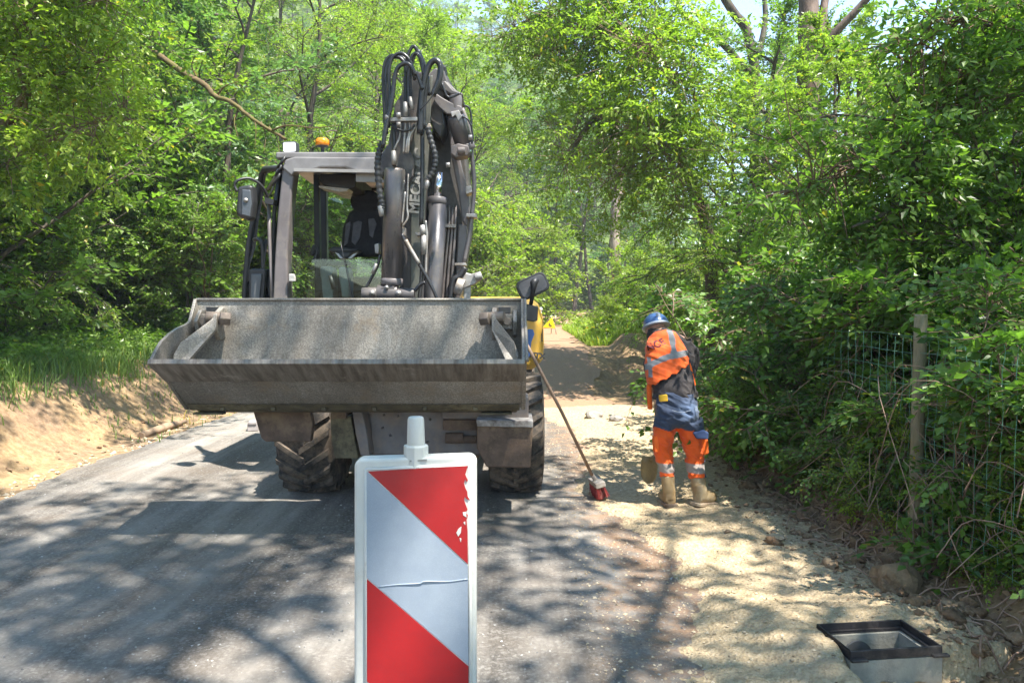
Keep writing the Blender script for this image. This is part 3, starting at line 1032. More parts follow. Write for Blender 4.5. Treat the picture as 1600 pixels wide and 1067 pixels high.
# low arching limb over the road
b = at(1120, 420, 14.5); b.z = gz(b.x, 14.5) - 0.2
bt = bare_tree("leaning_tree", b, [
    ([b, at(1105, 360, 14.5), at(1085, 300, 14.4), at(1050, 215, 14.2), at(1010, 185, 14), at(960, 175, 13.8), at(915, 200, 13.6), at(890, 250, 13.5)], (0.14, 0.03)),
    ([at(1050, 215, 14.2), at(1060, 150, 14), at(1030, 90, 13.8), at(960, 60, 13.6), at(890, 40, 13.5)], (0.06, 0.02)),
    ([at(960, 175, 13.8), at(955, 210, 13.6), at(948, 250, 13.5)], (0.025, 0.01)),
    ([at(1010, 185, 14), at(985, 215, 13.8), at(975, 262, 13.6)], (0.03, 0.01))],
    "leaning tree with a dark limb arching left over the road", BARK, seed=6)
spray_crown([[at(1010, 180, 14), at(950, 165, 13.8), at(900, 200, 13.6), at(885, 260, 13.4)],
             [at(1040, 120, 14), at(960, 60, 13.6), at(870, 30, 13.4)],
             [at(1060, 200, 14), at(1010, 240, 13.6), at(950, 290, 13.4)],
             [at(1060, 60, 14), at(1000, 10, 13.6), at(900, -30, 13.4)],
             [at(1080, 330, 12.9), at(1040, 240, 12.7), at(980, 200, 12.5)], [at(1090, 160, 12.6), at(1040, 100, 12.4), at(990, 60, 12.3)], [at(980, 60, 14.5), at(900, 60, 14.5), at(830, 90, 14.5)], [at(930, 10, 14.5), at(850, 20, 14.5), at(780, 60, 14.5)]], 31, 150, 0.10, 10, 0.4, L_FRESH, bt, "crown", 0.5, 0.5)
# pale ivy trunk far
b = at(963, 440, 27); b.z = gz(b.x, 27) - 0.2
bare_tree("ivy_trunk", b, [([b, at(963, 400, 27), at(961, 340, 27), at(966, 290, 27), at(960, 200, 27)], (0.2, 0.16))],
          "pale sunlit trunk standing beside the far bend", BARK_PALE, seed=7)
# right-hand leaning branch in front, leaves shaded
b = Vector((6.9, 6.4, gz(6.9, 6.4) - 0.2))
bt = bare_tree("leaning_tree", b, [
    ([b, Vector((6.6, 6.4, 2.0)), Vector((6.0, 6.4, 3.8)), Vector((5.4, 6.3, 4.9))], (0.16, 0.09)),
    ([Vector((5.9, 6.4, 4.1)), at(1690, -20, 6.4), at(1600, 62, 6.3), at(1520, 140, 6.2), at(1440, 240, 6.1), at(1425, 300, 6.0), at(1370, 340, 5.9), at(1330, 355, 5.8)], (0.06, 0.01)),
    ([at(1590, 30, 6.3), at(1500, 55, 6.3), at(1420, 120, 6.3), at(1400, 160, 6.2), at(1380, 120, 6.2)], (0.02, 0.006)),
    ([at(1440, 240, 6.1), at(1395, 310, 6.0), at(1405, 370, 6.0), at(1440, 400, 6.0)], (0.022, 0.008)),
    ([at(1470, 200, 6.1), at(1300, 180, 6.0), at(1220, 220, 5.9), at(1120, 180, 5.9)], (0.012, 0.004)),
    ([at(1600, 255, 6.8), at(1540, 240, 6.8), at(1480, 262, 6.7)], (0.04, 0.02))],
    "leaning tree with a bare grey branch slanting down from the upper right corner", BARK, seed=8)
spray_crown([[at(1640, 20, 6.3), at(1520, 110, 6.2), at(1420, 200, 6.1)],
             [at(1600, 130, 6.3), at(1480, 250, 6.1), at(1400, 330, 6.0)],
             [at(1620, 260, 6.3), at(1520, 330, 6.1), at(1400, 390, 6.0)],
             [at(1450, 230, 6.1), at(1330, 260, 6.0), at(1230, 300, 5.9)],
             [at(1600, 0, 6.3), at(1500, 30, 6.1), at(1400, 90, 6.0)]], 32, 90, 0.075, 10, 0.3, L_MID, bt, "crown", 0.6, 0.25)
# left: mossy dead limb above the cab
b = Vector((-9.5, 13.2, gz(-9.5, 13.2) - 0.2))
bare_tree("broken_tree", b, [
    ([b, Vector((-8.9, 13.9, 3.0)), at(170, 80, 13.6), at(300, 122, 12.3), at(335, 150, 12.1), at(362, 160, 11.9), at(395, 186, 11.7), at(447, 218, 11.4)], (0.07, 0.022)),
    ([at(420, 198, 11.6), at(432, 215, 11.5), at(438, 245, 11.4)], (0.012, 0.004)),
    ([at(395, 183, 11.7), at(400, 200, 11.6), at(398, 232, 11.5)], (0.010, 0.003)),
    ([at(408, 190, 11.7), at(415, 212, 11.6), at(412, 240, 11.5)], (0.010, 0.003)),
    ([at(340, 148, 12.1), at(352, 135, 12.0), at(372, 128, 11.9)], (0.018, 0.006)),
    ([at(372, 168, 11.9), at(366, 190, 11.8), at(372, 215, 11.7)], (0.012, 0.004)),
    ([at(425, 204, 11.5), at(450, 196, 11.4), at(490, 200, 11.4), at(530, 196, 11.4)], (0.014, 0.005)),
    ([at(310, 126, 12.3), at(300, 105, 12.2), at(305, 85, 12.1)], (0.015, 0.005))],
    "broken mossy limb slanting down toward the cab roof", BARK_MOSS, seed=9)
# left edge twisted branches
b = Vector((-7.9, 8.6, gz(-7.9, 8.6) - 0.2))
bt = bare_tree("twisted_tree", b, [
    ([b, Vector((-7.5, 8.6, 2.0)), at(-60, 230, 8.6), at(10, 190, 8.5), at(60, 120, 8.5), at(105, 115, 8.4), at(170, 92, 8.3)], (0.08, 0.015)),
    ([at(-20, 205, 8.6), at(40, 170, 8.5), at(20, 60, 8.4), at(60, 20, 8.3), at(80, -40, 8.2)], (0.03, 0.012)),
    ([at(-40, 90, 8.6), at(20, 60, 8.5), at(90, 20, 8.4), at(160, -30, 8.3)], (0.025, 0.012))],
    "small twisted tree with mossy branches at the left edge", BARK_MOSS, seed=10)
spray_crown([[at(-40, 210, 8.6), at(60, 120, 8.5), at(170, 92, 8.3)], [at(0, 100, 8.5), at(90, 30, 8.4), at(160, -30, 8.3)],
             [at(-20, 60, 8.4), at(60, 0, 8.3), at(200, 0, 8.3)], [at(0, 260, 8.5), at(100, 210, 8.3), at(200, 170, 8.3)]],
            33, 85, 0.08, 12, 0.38, L_FRESH, bt, "crown", 0.6, 0.3)


# --- grass, ground plants, dead stems
def grass(name, xf, yf, n, hlo, hhi, matl, seed, label, wid=0.006):
    rg = np.random.default_rng(seed)
    x, y = xf(rg, n), yf(rg, n)
    z = ground_z(x, y)
    a = rg.random(n) * 6.283
    h = hlo + (hhi - hlo) * rg.random(n) ** 1.5
    ln = h * (0.2 + 0.7 * rg.random(n))
    dx, dy = np.cos(a), np.sin(a)
    w = wid * (0.7 + 0.8 * rg.random(n))
    b = np.stack([x, y, z - 0.01], -1)
    sv = np.stack([-dy, dx, 0 * dx], -1) * w[:, None]
    mid = b + np.stack([dx * ln * 0.3, dy * ln * 0.3, h * 0.6], -1)
    tip = b + np.stack([dx * ln, dy * ln, h], -1)
    V = np.stack([b - sv, b + sv, mid + sv * 0.8, mid - sv * 0.8, tip], 1).reshape(-1, 3)
    k = 5 * np.arange(n)[:, None, None]
    F_ = (np.array([[0, 1, 2], [0, 2, 3], [3, 2, 4]])[None] + k).reshape(-1, 3)
    tag(link(name, np_mesh(name, V, F_, matl, np.repeat(np.clip(rg.normal(0.5, 0.25, n), 0, 1), 5))), label, "grass", kind="stuff")


def clumpx(rg, n, f):
    return f


rg0 = np.random.default_rng(50)
cl = np.stack([-5.5 - 2.8 * rg0.random(900) ** 1.2, 6.5 + 12 * rg0.random(900)], -1)
grass("grass", lambda g, n: cl[np.arange(n) % 900, 0] + 0.14 * g.standard_normal(n) + 0 * n,
      lambda g, n: cl[np.arange(n) % 900, 1] + 0.14 * g.standard_normal(n), 60000, 0.05, 0.30, L_GRASS, 51,
      "tufted green grass along the top of the left bank")
grass("grass", lambda g, n: 1.75 + 5.5 * g.random(n), lambda g, n: 16.9 + 9 * g.random(n), 26000, 0.08, 0.3, L_FRESH, 52,
      "bright sunlit grass beyond the crest of the ramp", 0.012)
grass("grass", lambda g, n: -5.3 + 1.2 * g.random(n) ** 2, lambda g, n: 8.6 + 7 * g.random(n), 700, 0.04, 0.16, L_GRASS, 53,
      "sparse short grass at the foot of the left bank")
grass("grass", lambda g, n: 2.35 + 0.9 * g.random(n), lambda g, n: 2.2 + 10 * g.random(n), 2600, 0.06, 0.28, L_GRASS, 54,
      "thin grass blades under the hedge")


def ground_leaves(name, xf, yf, n, leaf, per, matl, seed, label, hi=0.25, cat="ground cover"):
    rg = np.random.default_rng(seed)
    x, y = xf(rg, n), yf(rg, n)
    z = ground_z(x, y) + 0.03 + hi * rg.random(n)
    sp = [(np.array([x[i], y[i], z[i]]), np.array([rg.normal(), rg.normal(), 0.3]), 0.1 + 0.15 * rg.random(), 0.3) for i in range(n)]
    V, Fc, rn = leaves_on(sp, rg, per, leaf, 0.7, 0.6)
    tag(link(name, np_mesh(name, V, Fc, matl, rn)), label, cat, kind="stuff")


ground_leaves("undergrowth", lambda g, n: -5.65 - 3.0 * g.random(n), lambda g, n: 6.5 + 13 * g.random(n), 4200, 0.065, 7, L_MID, 61,
              "low leafy weeds among the grass on the left bank", 0.35)
ground_leaves("ivy", lambda g, n: 2.45 + 0.9 * g.random(n) ** 1.5, lambda g, n: 2.3 + 7.5 * g.random(n), 2600, 0.05, 6, L_BRAMBLE, 62,
              "ivy and nettle leaves creeping at the hedge foot", 0.3)
ground_leaves("leaf_litter", lambda g, n: 2.3 + 0.9 * g.random(n), lambda g, n: 2.2 + 7 * g.random(n), 240, 0.045, 4, L_DRY, 63,
              "brown dead leaves and roots in the torn earth", 0.05, "leaf litter")
ground_leaves("undergrowth", lambda g, n: 2.0 + 5 * g.random(n), lambda g, n: 17.2 + 9 * g.random(n), 2200, 0.09, 7, L_FRESH, 64,
              "sunlit weeds beyond the crest right of the sign", 0.4)

rg = random.Random(8)
mb = MB()
for i in range(620):
    x0 = 2.42 + rg.random() * 0.75; y0 = 2.9 + rg.random() * 2.4
    if i % 3 == 0: y0 = 4.5 + rg.random() * 1.0
    z0 = gz(x0, y0) + 0.02
    L = 0.6 + rg.random() * 1.0
    a = rg.random() * 6.28
    up = rg.uniform(0.25, 1.0)
    p0 = Vector((x0, y0, z0))
    p1 = p0 + Vector((math.cos(a) * 0.2, math.sin(a) * 0.25, up * 0.55)) * L
    p2 = p1 + Vector((math.cos(a + rg.uniform(-2, 2)) * 0.3, math.sin(a + rg.uniform(-2, 2)) * 0.4, up * 0.2)) * L
    p3 = p2 + Vector((math.cos(a + rg.uniform(-1, 1)) * 0.35, math.sin(a) * 0.4, -0.25 - 0.2 * rg.random())) * L
    if min(p1.x, p2.x, p3.x) < 2.05: continue
    mb.tube(cr([p0, p1, p2, p3], 4), rg.uniform(0.0012, 0.0036), 4, cap=False, mi=(i % 3 == 0))
tag(mb.build("dead_stems", [TWIG_DRY, TWIG]), "tangle of dry brown bramble stems round the wooden post", "dead stems", kind="stuff")
mb = MB()
for i in range(240):
    x0 = 2.1 + rg.random() * 0.6; y0 = 2.5 + rg.random() * 4.5
    z0 = max(gz(x0, y0), sz(x0, y0)) + 0.015
    p = Vector((x0, y0, z0)); pts = [p]
    a = rg.random() * 6.28
    for k in range(4):
        a += rg.uniform(-.8, .8)
        q = pts[-1] + Vector((math.cos(a), math.sin(a), 0)) * 0.07
        q.z = max(gz(q.x, q.y), sz(q.x, q.y)) + rg.uniform(0.0, 0.06)
        pts.append(q)
    mb.tube(cr(pts, 3), rg.uniform(0.0015, 0.006), 4, cap=False)
tag(mb.build("torn_roots", TWIG_DRY), "torn pale roots poking out of the earth edge", "roots", kind="stuff")

b = Vector((-9.0, 6.2, gz(-9.0, 6.2) - 0.2))
bt = bare_tree("overhanging_tree", b, [
    ([b, Vector((-8.6, 6.3, 3.0)), Vector((-7.0, 6.5, 5.8)), Vector((-4.6, 6.9, 7.2)), Vector((-2.4, 7.2, 7.5)), Vector((-1.2, 7.6, 7.3))], (0.15, 0.03)),
    ([Vector((-7.0, 6.5, 5.8)), Vector((-5.5, 5.6, 7.4)), Vector((-3.5, 5.0, 8.2))], (0.07, 0.02))],
    "tree arching high over the left bank, its limb shading the cut slope", BARK, seed=12)
spray_crown([[Vector((-4.2, 6.9, 7.2)), Vector((-3.0, 7.1, 7.5)), Vector((-2.0, 7.4, 7.4))], [Vector((-3.8, 8.4, 7.4)), Vector((-2.8, 8.8, 7.5)), Vector((-1.8, 9.4, 7.6))],
             [Vector((-4.6, 6.0, 7.6)), Vector((-3.4, 5.4, 8.0))]], 36, 70, 0.12, 10, 0.45, L_MID, bt, "crown", 0.4, 0.5)
place_plant(B_FRESH, "bramble_shoot", 2.5, 4.75, 0.5, 0.36, "small yellow-green bramble shoot just left of the post foot", "plant", parts=("stems", "foliage"))
place_plant(B_FRESH, "bramble_shoot", 2.62, 3.65, 1.5, 0.30, "small bright leafy shoot right of the post foot", "plant", parts=("stems", "foliage"))

for k, (x, y, s_, lb) in enumerate([(2.95, 3.15, 0.62, "small bramble clump behind the fence nearest the drain chamber"), (3.0, 3.9, 0.72, "small bramble clump behind the mesh right of the post"),
        (2.85, 5.1, 0.42, "bramble clump spilling to the ground left of the post"), (2.7, 5.7, 0.42, "low bramble clump at the hedge foot, second left of the post"),
        (2.62, 6.3, 0.5, "low bramble clump at the hedge foot right of the worker's boots"), (2.7, 7.1, 0.55, "low bramble clump at the hedge foot behind the worker's boots")]):
    place_plant(B_BRAM2 if k % 2 else B_BRAM, "bramble", x, y, k * 1.1, s_, lb, "bush", parts=("stems", "foliage"))

# ================================================================ machine materials
DARKP = mat("dark_machine_paint", (0.10, 0.088, 0.086), (0.065, 0.058, 0.058), 5, 0.42, dirt=(0.17, 0.145, 0.12), dirt_amt=0.45, bumpS=0.08)
GREYP = mat("grey_pillar_paint", (0.17, 0.15, 0.15), (0.12, 0.105, 0.105), 4, 0.4, dirt=(0.23, 0.2, 0.17), dirt_amt=0.4, bumpS=0.05)
ROOFP = mat("roof_grey", (0.22, 0.21, 0.21), (0.15, 0.14, 0.14), 4, 0.35, bumpS=0.03)
STEELP = mat("greasy_cylinder", (0.15, 0.14, 0.145), (0.10, 0.095, 0.10), 7, 0.33, metal=0.35, dirt=(0.22, 0.18, 0.15), dirt_amt=0.4, bumpS=0.06, stretch=(1, 1, .3))
CHROME = mat("chrome", (0.75, 0.77, 0.8), (0.6, 0.62, 0.65), 3, 0.15, metal=1.0, bumpS=0)
RUBBER = mat("black_rubber", (0.035, 0.035, 0.036), (0.02, 0.02, 0.02), 8, 0.5, dirt=(0.10, 0.09, 0.08), dirt_amt=0.3, bumpS=0.1)
GLOSSR = mat("hose_rubber", (0.032, 0.032, 0.034), (0.02, 0.02, 0.022), 8, 0.32, bumpS=0)
PLAST = mat("black_plastic", (0.03, 0.03, 0.032), (0.022, 0.022, 0.024), 5, 0.45, bumpS=0.05)
SEATC = mat("seat_fabric", (0.025, 0.025, 0.03), (0.015, 0.015, 0.018), 20, 0.9, bumpS=0.3)
SEATG = mat("seat_grey_panel", (0.13, 0.13, 0.15), (0.09, 0.09, 0.10), 20, 0.9, bumpS=0.3)
RUST = mat("rusty_plate", (0.15, 0.095, 0.065), (0.08, 0.055, 0.04), 8, 0.8, dirt=(0.24, 0.17, 0.10), dirt_amt=0.35, bumpS=0.4)
MOSSY = mat("muddy_plate", (0.11, 0.095, 0.055), (0.06, 0.05, 0.035), 10, 0.9, dirt=(0.2, 0.17, 0.1), dirt_amt=0.4, bumpS=0.5)
CHASS = mat("chassis_paint", (0.17, 0.155, 0.155), (0.10, 0.09, 0.09), 4, 0.5, dirt=(0.22, 0.16, 0.12), dirt_amt=0.5, bumpS=0.15)
SILV = mat("worn_silver", (0.42, 0.4, 0.38), (0.25, 0.23, 0.21), 12, 0.5, metal=0.5, dirt=(0.3, 0.2, 0.12), dirt_amt=0.35, bumpS=0.2)
YEL = mat("machine_yellow", (0.58, 0.34, 0.05), (0.48, 0.28, 0.04), 4, 0.45, dirt=(0.38, 0.28, 0.13), dirt_amt=0.4, bumpS=0)
BLUEP = mat("blue_decal", (0.04, 0.14, 0.42), (0.03, 0.11, 0.35), 4, 0.35, bumpS=0)
WHITEL = mat("lamp_white", (0.75, 0.76, 0.78), (0.6, 0.62, 0.66), 10, 0.2, bumpS=0)
WTEXT = mat("worn_white_letters", (0.62, 0.6, 0.56), (0.4, 0.38, 0.35), 20, 0.6, bumpS=0)
BTEXT = mat("dark_letters", (0.05, 0.05, 0.05), (0.03, 0.03, 0.03), 20, 0.6, bumpS=0)


def bucket_mat():
    m, nt, bs = nodes_of("bucket_steel")
    co = objcoord(nt)
    n1 = noise(nt, 1.1, 7, 0.7, vec=objcoord(nt, (1, 1, 0.7)))
    st = noise(nt, 26, 4, 0.75, vec=objcoord(nt, (1, 0.13, 0.13)))
    fi = noise(nt, 90, 3, 0.8, vec=co)
    c = ramp(nt, n1.outputs[0], [(0.34, (0.16, 0.138, 0.112)), (0.5, (0.28, 0.25, 0.212)), (0.68, (0.45, 0.41, 0.355))])
    sr = ramp(nt, st.outputs[0], [(0.56, (0, 0, 0)), (0.72, (1, 1, 1))])
    c2 = mixc(nt, sr.outputs[0], c.outputs[0], mixc(nt, 0.45, c.outputs[0], (0.5, 0.47, 0.43)))
    fr = ramp(nt, fi.outputs[0], [(0.42, (0, 0, 0)), (0.6, (1, 1, 1))])
    c3 = mixc(nt, fr.outputs[0], mixc(nt, 0.6, c2, (0.07, 0.06, 0.048)), c2)
    n9 = noise(nt, 38, 5, 0.85, vec=co)
    r9 = ramp(nt, n9.outputs[0], [(0.6, (0, 0, 0)), (0.66, (1, 1, 1))])
    c3 = mixc(nt, r9.outputs[0], c3, mixc(nt, 0.5, c3, (0.55, 0.5, 0.44)))
    n4 = noise(nt, 4, 8, 0.75, vec=co)
    r4 = ramp(nt, n4.outputs[0], [(0.54, (0, 0, 0)), (0.66, (1, 1, 1))])
    c4 = mixc(nt, r4.outputs[0], c3, mixc(nt, 0.55, c3, (0.26, 0.19, 0.12)))
    nt.links.new(c4, bs.inputs["Base Color"])
    bs.inputs["Roughness"].default_value = 0.5
    bs.inputs["Metallic"].default_value = 0.15
    dn = noise(nt, 3.5, 3, 0.5, vec=co)
    ad = nn(nt, 'ShaderNodeMath', operation='MULTIPLY_ADD'); ad.inputs[1].default_value = 6.0
    nt.links.new(dn.outputs[0], ad.inputs[0]); nt.links.new(fi.outputs[0], ad.inputs[2])
    bump(nt, ad.outputs[0], 0.35, 0.005, bs)
    return m


BUCK = bucket_mat()
m, nt, bs = nodes_of("cab_glass")
bs.inputs["Base Color"].default_value = (0.75, 0.9, 0.82, 1)
gl = nn(nt, "ShaderNodeBsdfGlossy"); gl.inputs["Roughness"].default_value = 0.02
tp = nn(nt, "ShaderNodeBsdfTransparent"); tp.inputs[0].default_value = (0.86, 0.93, 0.88, 1)
fr = nn(nt, "ShaderNodeFresnel"); fr.inputs[0].default_value = 1.5
ms = nn(nt, "ShaderNodeMixShader")
nt.links.new(fr.outputs[0], ms.inputs[0]); nt.links.new(tp.outputs[0], ms.inputs[1]); nt.links.new(gl.outputs[0], ms.inputs[2])
nt.links.new(ms.outputs[0], nt.nodes["Material Output"].inputs[0])
GLASS = m
m, nt, bs = nodes_of("amber_lens")
bs.inputs["Base Color"].default_value = (0.95, 0.30, 0.01, 1)
bs.inputs["Roughness"].default_value = 0.15
bs.inputs["Transmission Weight"].default_value = 0.35
AMBER = m
m, nt, bs = nodes_of("mirror_glass")
bs.inputs["Base Color"].default_value = (0.8, 0.82, 0.85, 1)
bs.inputs["Metallic"].default_value = 1
bs.inputs["Roughness"].default_value = 0.05
MIRR = m


def text_obj(name, s, size, ext, matl, parent, M, bold=0.0):
    cu = bpy.data.curves.new(name, 'FONT')
    cu.body = s
    cu.size = size
    cu.extrude = ext
    cu.offset = bold
    cu.align_x = 'CENTER'; cu.align_y = 'CENTER'
    o = bpy.data.objects.new(name, cu)
    COL.objects.link(o)
    dg = bpy.context.evaluated_depsgraph_get()
    me = bpy.data.meshes.new_from_object(o.evaluated_get(dg))
    bpy.data.objects.remove(o)
    b = world_origin(parent)
    me.transform(Matrix.Translation(-b) @ M)
    me.materials.clear(); me.materials.append(matl)
    return link(name, me, parent)


# ================================================================ excavator
EX = thing("wheeled_excavator", (-0.9, 7.4, 0.0), "large dark-grey wheeled excavator facing the camera with a wide bucket held low in front", "excavator")

# ---- wheels
def wheel(cx, cy, side):
    r = 0.52
    t = MB()
    prof = [(-0.22, 0.30), (-0.235, 0.36), (-0.225, 0.44), (-0.19, 0.475), (0, 0.487), (0.19, 0.475), (0.225, 0.44), (0.235, 0.36), (0.22, 0.30)]
    t.lathe(prof, (cx, cy, r - 0.005), 'x', 48)
    # chevron lugs
    c = Vector((cx, cy, r - 0.005))
    N = 20
    for k in range(N):
        for sgn in (-1, 1):
            a0 = 2 * math.pi * (k + (0.5 if sgn > 0 else 0)) / N
            secs = []
            for u in (0.0, 0.33, 0.66, 1.0, 1.12):
                xo = sgn * (-0.02 + min(u, 1) * 0.235)
                a = a0 - u * 0.30
                rin = 0.47 - 0.02 * u - (0.05 if u > 1.05 else 0)
                rout = 0.522 - 0.012 * u * u - (0.06 if u > 1.05 else 0)
                hw = 0.048 - 0.004 * u
                ring = []
                for (rr, da) in ((rin, -hw * 1.3), (rout, -hw), (rout, hw), (rin, hw * 1.3)):
                    ring.append(c + Vector((xo, -math.sin(a + da) * rr, math.cos(a + da) * rr)))
                secs.append(ring)
            t.loft(secs, True, 0, False)
    w = MB()
    hub = [(-0.14 * side, 0.02), (-0.14 * side, 0.29), (0.16 * side, 0.31), (0.18 * side, 0.31), (0.16 * side, 0.27), (0.05 * side, 0.22), (0.08 * side, 0.12), (0.16 * side, 0.1), (0.17 * side, 0.0001)]
    w.lathe(hub, (cx, cy, r), 'x', 28)
    wo = w.build("wheel", CHASS, EX)
    t.build("tyre", TYRE, wo)


TYRE = mat("tyre_rubber", (0.042, 0.038, 0.034), (0.026, 0.024, 0.022), 6, 0.85, dirt=(0.15, 0.115, 0.085), dirt_amt=0.6, bumpS=0.4, dirt_scale=6)
for cx, cy, sd in ((-1.70, 6.42, -1), (0.035, 6.42, 1), (-1.70, 9.0, -1), (0.035, 9.0, 1)):
    wheel(cx, cy, sd)

# ---- undercarriage
mb = MB()
mb.box((-1.25, 5.95, 0.42), (-0.35, 9.6, 0.80))
mb.slab([(563, 628), (576, 650), (580, 712), (655, 712), (752, 712), (752, 650), (735, 628)], 5.75, 6.15)
mb.box((-1.5, 8.85, 0.42), (-0.1, 9.15, 0.66))
mb.box((-1.5, 6.3, 0.42), (-0.1, 6.55, 0.66))
mb.build("chassis", CHASS, EX, 0.02)
mb = MB()                                             # bolts on the front plate
for px, py in ((600, 648), (598, 668), (610, 680), (622, 650), (668, 690), (672, 655), (640, 640)):
    mb.lathe([(-0.012, 0.010), (0.004, 0.011)], at(px, py, 5.75), 'y', 8)
mb.build("plate_bolts", DARKP, EX)
MB().slab([(388, 618), (484, 618), (483, 638), (488, 662), (485, 690), (415, 690), (408, 684)], 5.55, 5.63).build("stabiliser_pad", RUST, EX, 0.006)
MB().slab([(745, 663), (745, 700), (760, 730), (829, 731), (833, 665)], 5.5, 5.85).build("stabiliser_pad", RUST, EX, 0.012)
MB().slab([(744, 656), (833, 657), (833, 668), (745, 666)], 5.47, 5.86).build("pad_top_plate", mat("worn_white_edge", (0.4, 0.38, 0.36), (0.12, 0.1, 0.09), 14, 0.7, bumpS=0.3), EX, 0.006)
MB().slab([(516, 650), (548, 650), (553, 680), (560, 716), (523, 716), (518, 690)], 5.6, 5.75).build("stabiliser_plate", MOSSY, EX, 0.006)
MB().slab([(517, 636), (541, 638), (541, 654), (516, 655)], 5.58, 5.75).build("pin_block", RUST, EX, 0.006)
MB().slab([(548, 630), (563, 630), (572, 670), (578, 712), (563, 712), (556, 680)], 5.58, 5.9).build("stabiliser_arm", CHASS, EX, 0.01)
MB().slab([(690, 620), (826, 620), (826, 655), (690, 655)], 5.62, 5.9).build("cross_beam", CHASS, EX, 0.012)
mb = MB(); mb.tube([at(696, 684, 5.7), at(724, 684, 5.7)], 0.042, 16); mb.tube([at(722, 686, 5.72), at(745, 686, 5.72)], 0.03, 12)
mb.slab([(692, 656), (752, 656), (752, 672), (692, 672)], 5.66, 5.9)
mb.slab([(700, 700), (752, 700), (748, 716), (704, 716)], 5.8, 5.95)
mb.build("hinge_pin", RUST, EX, 0.004)
MB().tube([Vector((-1.45, 6.42, .52)), Vector((-.2, 6.42, .52))], 0.11, 16).build("front_axle", DARKP, EX)
MB().tube([Vector((-1.45, 9.0, .52)), Vector((-.2, 9.0, .52))], 0.11, 16).build("rear_axle", DARKP, EX)
mb = MB(); mb.lathe([(0.78, 0.55), (1.08, 0.55)], (-0.85, 7.7, 0), 'z', 40)
mb.build("slew_ring", DARKP, EX)

# ---- upper body
mb = MB()
mb.box((-2.15, 6.75, 1.02), (0.1, 9.3, 1.22))
mb.build("platform", DARKP, EX, 0.03)
rings = []
for (y, x0, x1, z0, z1) in ((7.15, -0.55, 0.255, 1.04, 1.62), (7.22, -0.6, 0.30, 0.99, 1.67), (7.5, -0.62, 0.325, 0.98, 1.69), (8.6, -0.62, 0.33, 0.98, 1.72), (9.4, -0.62, 0.25, 1.0, 1.70), (9.55, -0.5, 0.1, 1.06, 1.62)):
    q = [(x0, z0), (x1 - 0.10, z0), (x1 - .015, z0 + .08), (x1, z0 + .25), (x1 - 0.01, z1 - 0.2), (x1 - 0.06, z1 - 0.05), (x1 - 0.16, z1), (x0, z1)]
    rings.append([Vector((a, y, b)) for a, b in q])
mb = MB(); mb.loft(rings, True, 0, False)
body = mb.build("engine_cover", YEL, EX, 0.02, 3)
mb = MB(); mb.loft([[Vector((x, y, z)) for x, z in ((-2.2, 1.05), (-0.64, 1.05), (-0.64, 1.7), (-2.2, 1.62))] for y in (8.35, 9.5)], True, 0, False)
mb.build("counterweight", DARKP, EX, 0.06, 3)
# decals on the front of the cover
MB().prism([at(x, y, 7.135) for x, y in ((819, 520), (826, 514), (833, 515), (835, 522), (830, 535), (828, 555), (819, 568))], (0, 0.2, 0)).build("blue_stripe", BLUEP, body)
MB().prism([at(x, y, 7.2) for x, y in ((848, 514), (847, 520), (839, 531), (848, 534))], (0, 0.2, 0)).build("vent", PLAST, body)
text_obj("letters", "MTX", 0.075, 0.003, BTEXT, body, Matrix.Translation(at(839, 556, 7.14)) @ Matrix.Rotation(R(6), 4, 'Y') @ Matrix.Rotation(R(90), 4, 'X'), 0.004)

# ---- right mirror
mb = MB()
def rrect(cx, cy, w, h, ang, Y, n=5, rad=0.3):
    pts = []
    rr = rad * min(w, h)
    for sx, sy, a0 in ((1, -1, -90), (1, 1, 0), (-1, 1, 90), (-1, -1, 180)):
        for k in range(n):
            a = R(a0 + 90 * k / (n - 1))
            x = sx * (w / 2 - rr) + rr * math.cos(a); y = sy * (h / 2 - rr) + rr * math.sin(a)
            ca, sa = math.cos(R(ang)), math.sin(R(ang))
            pts.append((cx + x * ca - y * sa, cy + x * sa + y * ca))
    return pts
mb.slab(rrect(832.5, 447, 50, 32, -25, 6.7), 6.7, 6.76)
mr = mb.build("wing_mirror", PLAST, EX, 0.008)
MB().slab(rrect(832.5, 447, 43, 25, -25, 6.7), 6.69, 6.71).build("mirror_back", mat("mirror_back_grey", (0.10, 0.10, 0.11), (0.07, 0.07, 0.08), 6, 0.4), mr, 0.003)
mb = MB(); mb.tube([at(838, 436, 6.66), at(834, 442, 6.64), at(833, 455, 6.66), at(829, 478, 6.7)], [0.03, 0.035, 0.02, 0.018], 8)
mb.tube([at(831, 440, 6.65), at(838, 441, 6.65)], 0.03, 8)
mb.build("mirror_arm", PLAST, mr)
MB().slab([(819, 474), (841, 479), (840, 501), (834, 503), (818, 500)], 6.68, 6.85).build("mirror_bracket", PLAST, EX, 0.01)

# ---- cab
CY = 6.7
cab_o = MB()
# left front pillar, roof beams
cab_o.slab([(441, 262), (444, 250), (456, 246), (461, 262), (456, 300), (452, 350), (449, 400), (450, 470), (451, 500), (425, 500), (426, 470), (429, 400), (433, 340), (437, 300)], CY, CY + 0.16)
cab = cab_o.build("cab_frame", GREYP, EX, 0.018, 3)
mb = MB()
mb.slab([(441, 263), (446, 249), (460, 245), (620, 246), (640, 248), (640, 270), (560, 269), (540, 262), (500, 262), (488, 266), (470, 266), (462, 268), (455, 275)], CY - 0.03, CY + 0.1)
mb.prism([Vector((-2.12, CY, 2.93)), Vector((-0.95, CY, 2.93)), Vector((-0.95, 8.35, 2.90)), Vector((-2.14, 8.35, 2.90))], (0, 0, 0.06))
mb.build("roof", ROOFP, cab, 0.015, 3)
mb = MB()
mb.slab([(459, 263), (640, 266), (640, 271), (459, 268)], CY - .045, CY - .02)
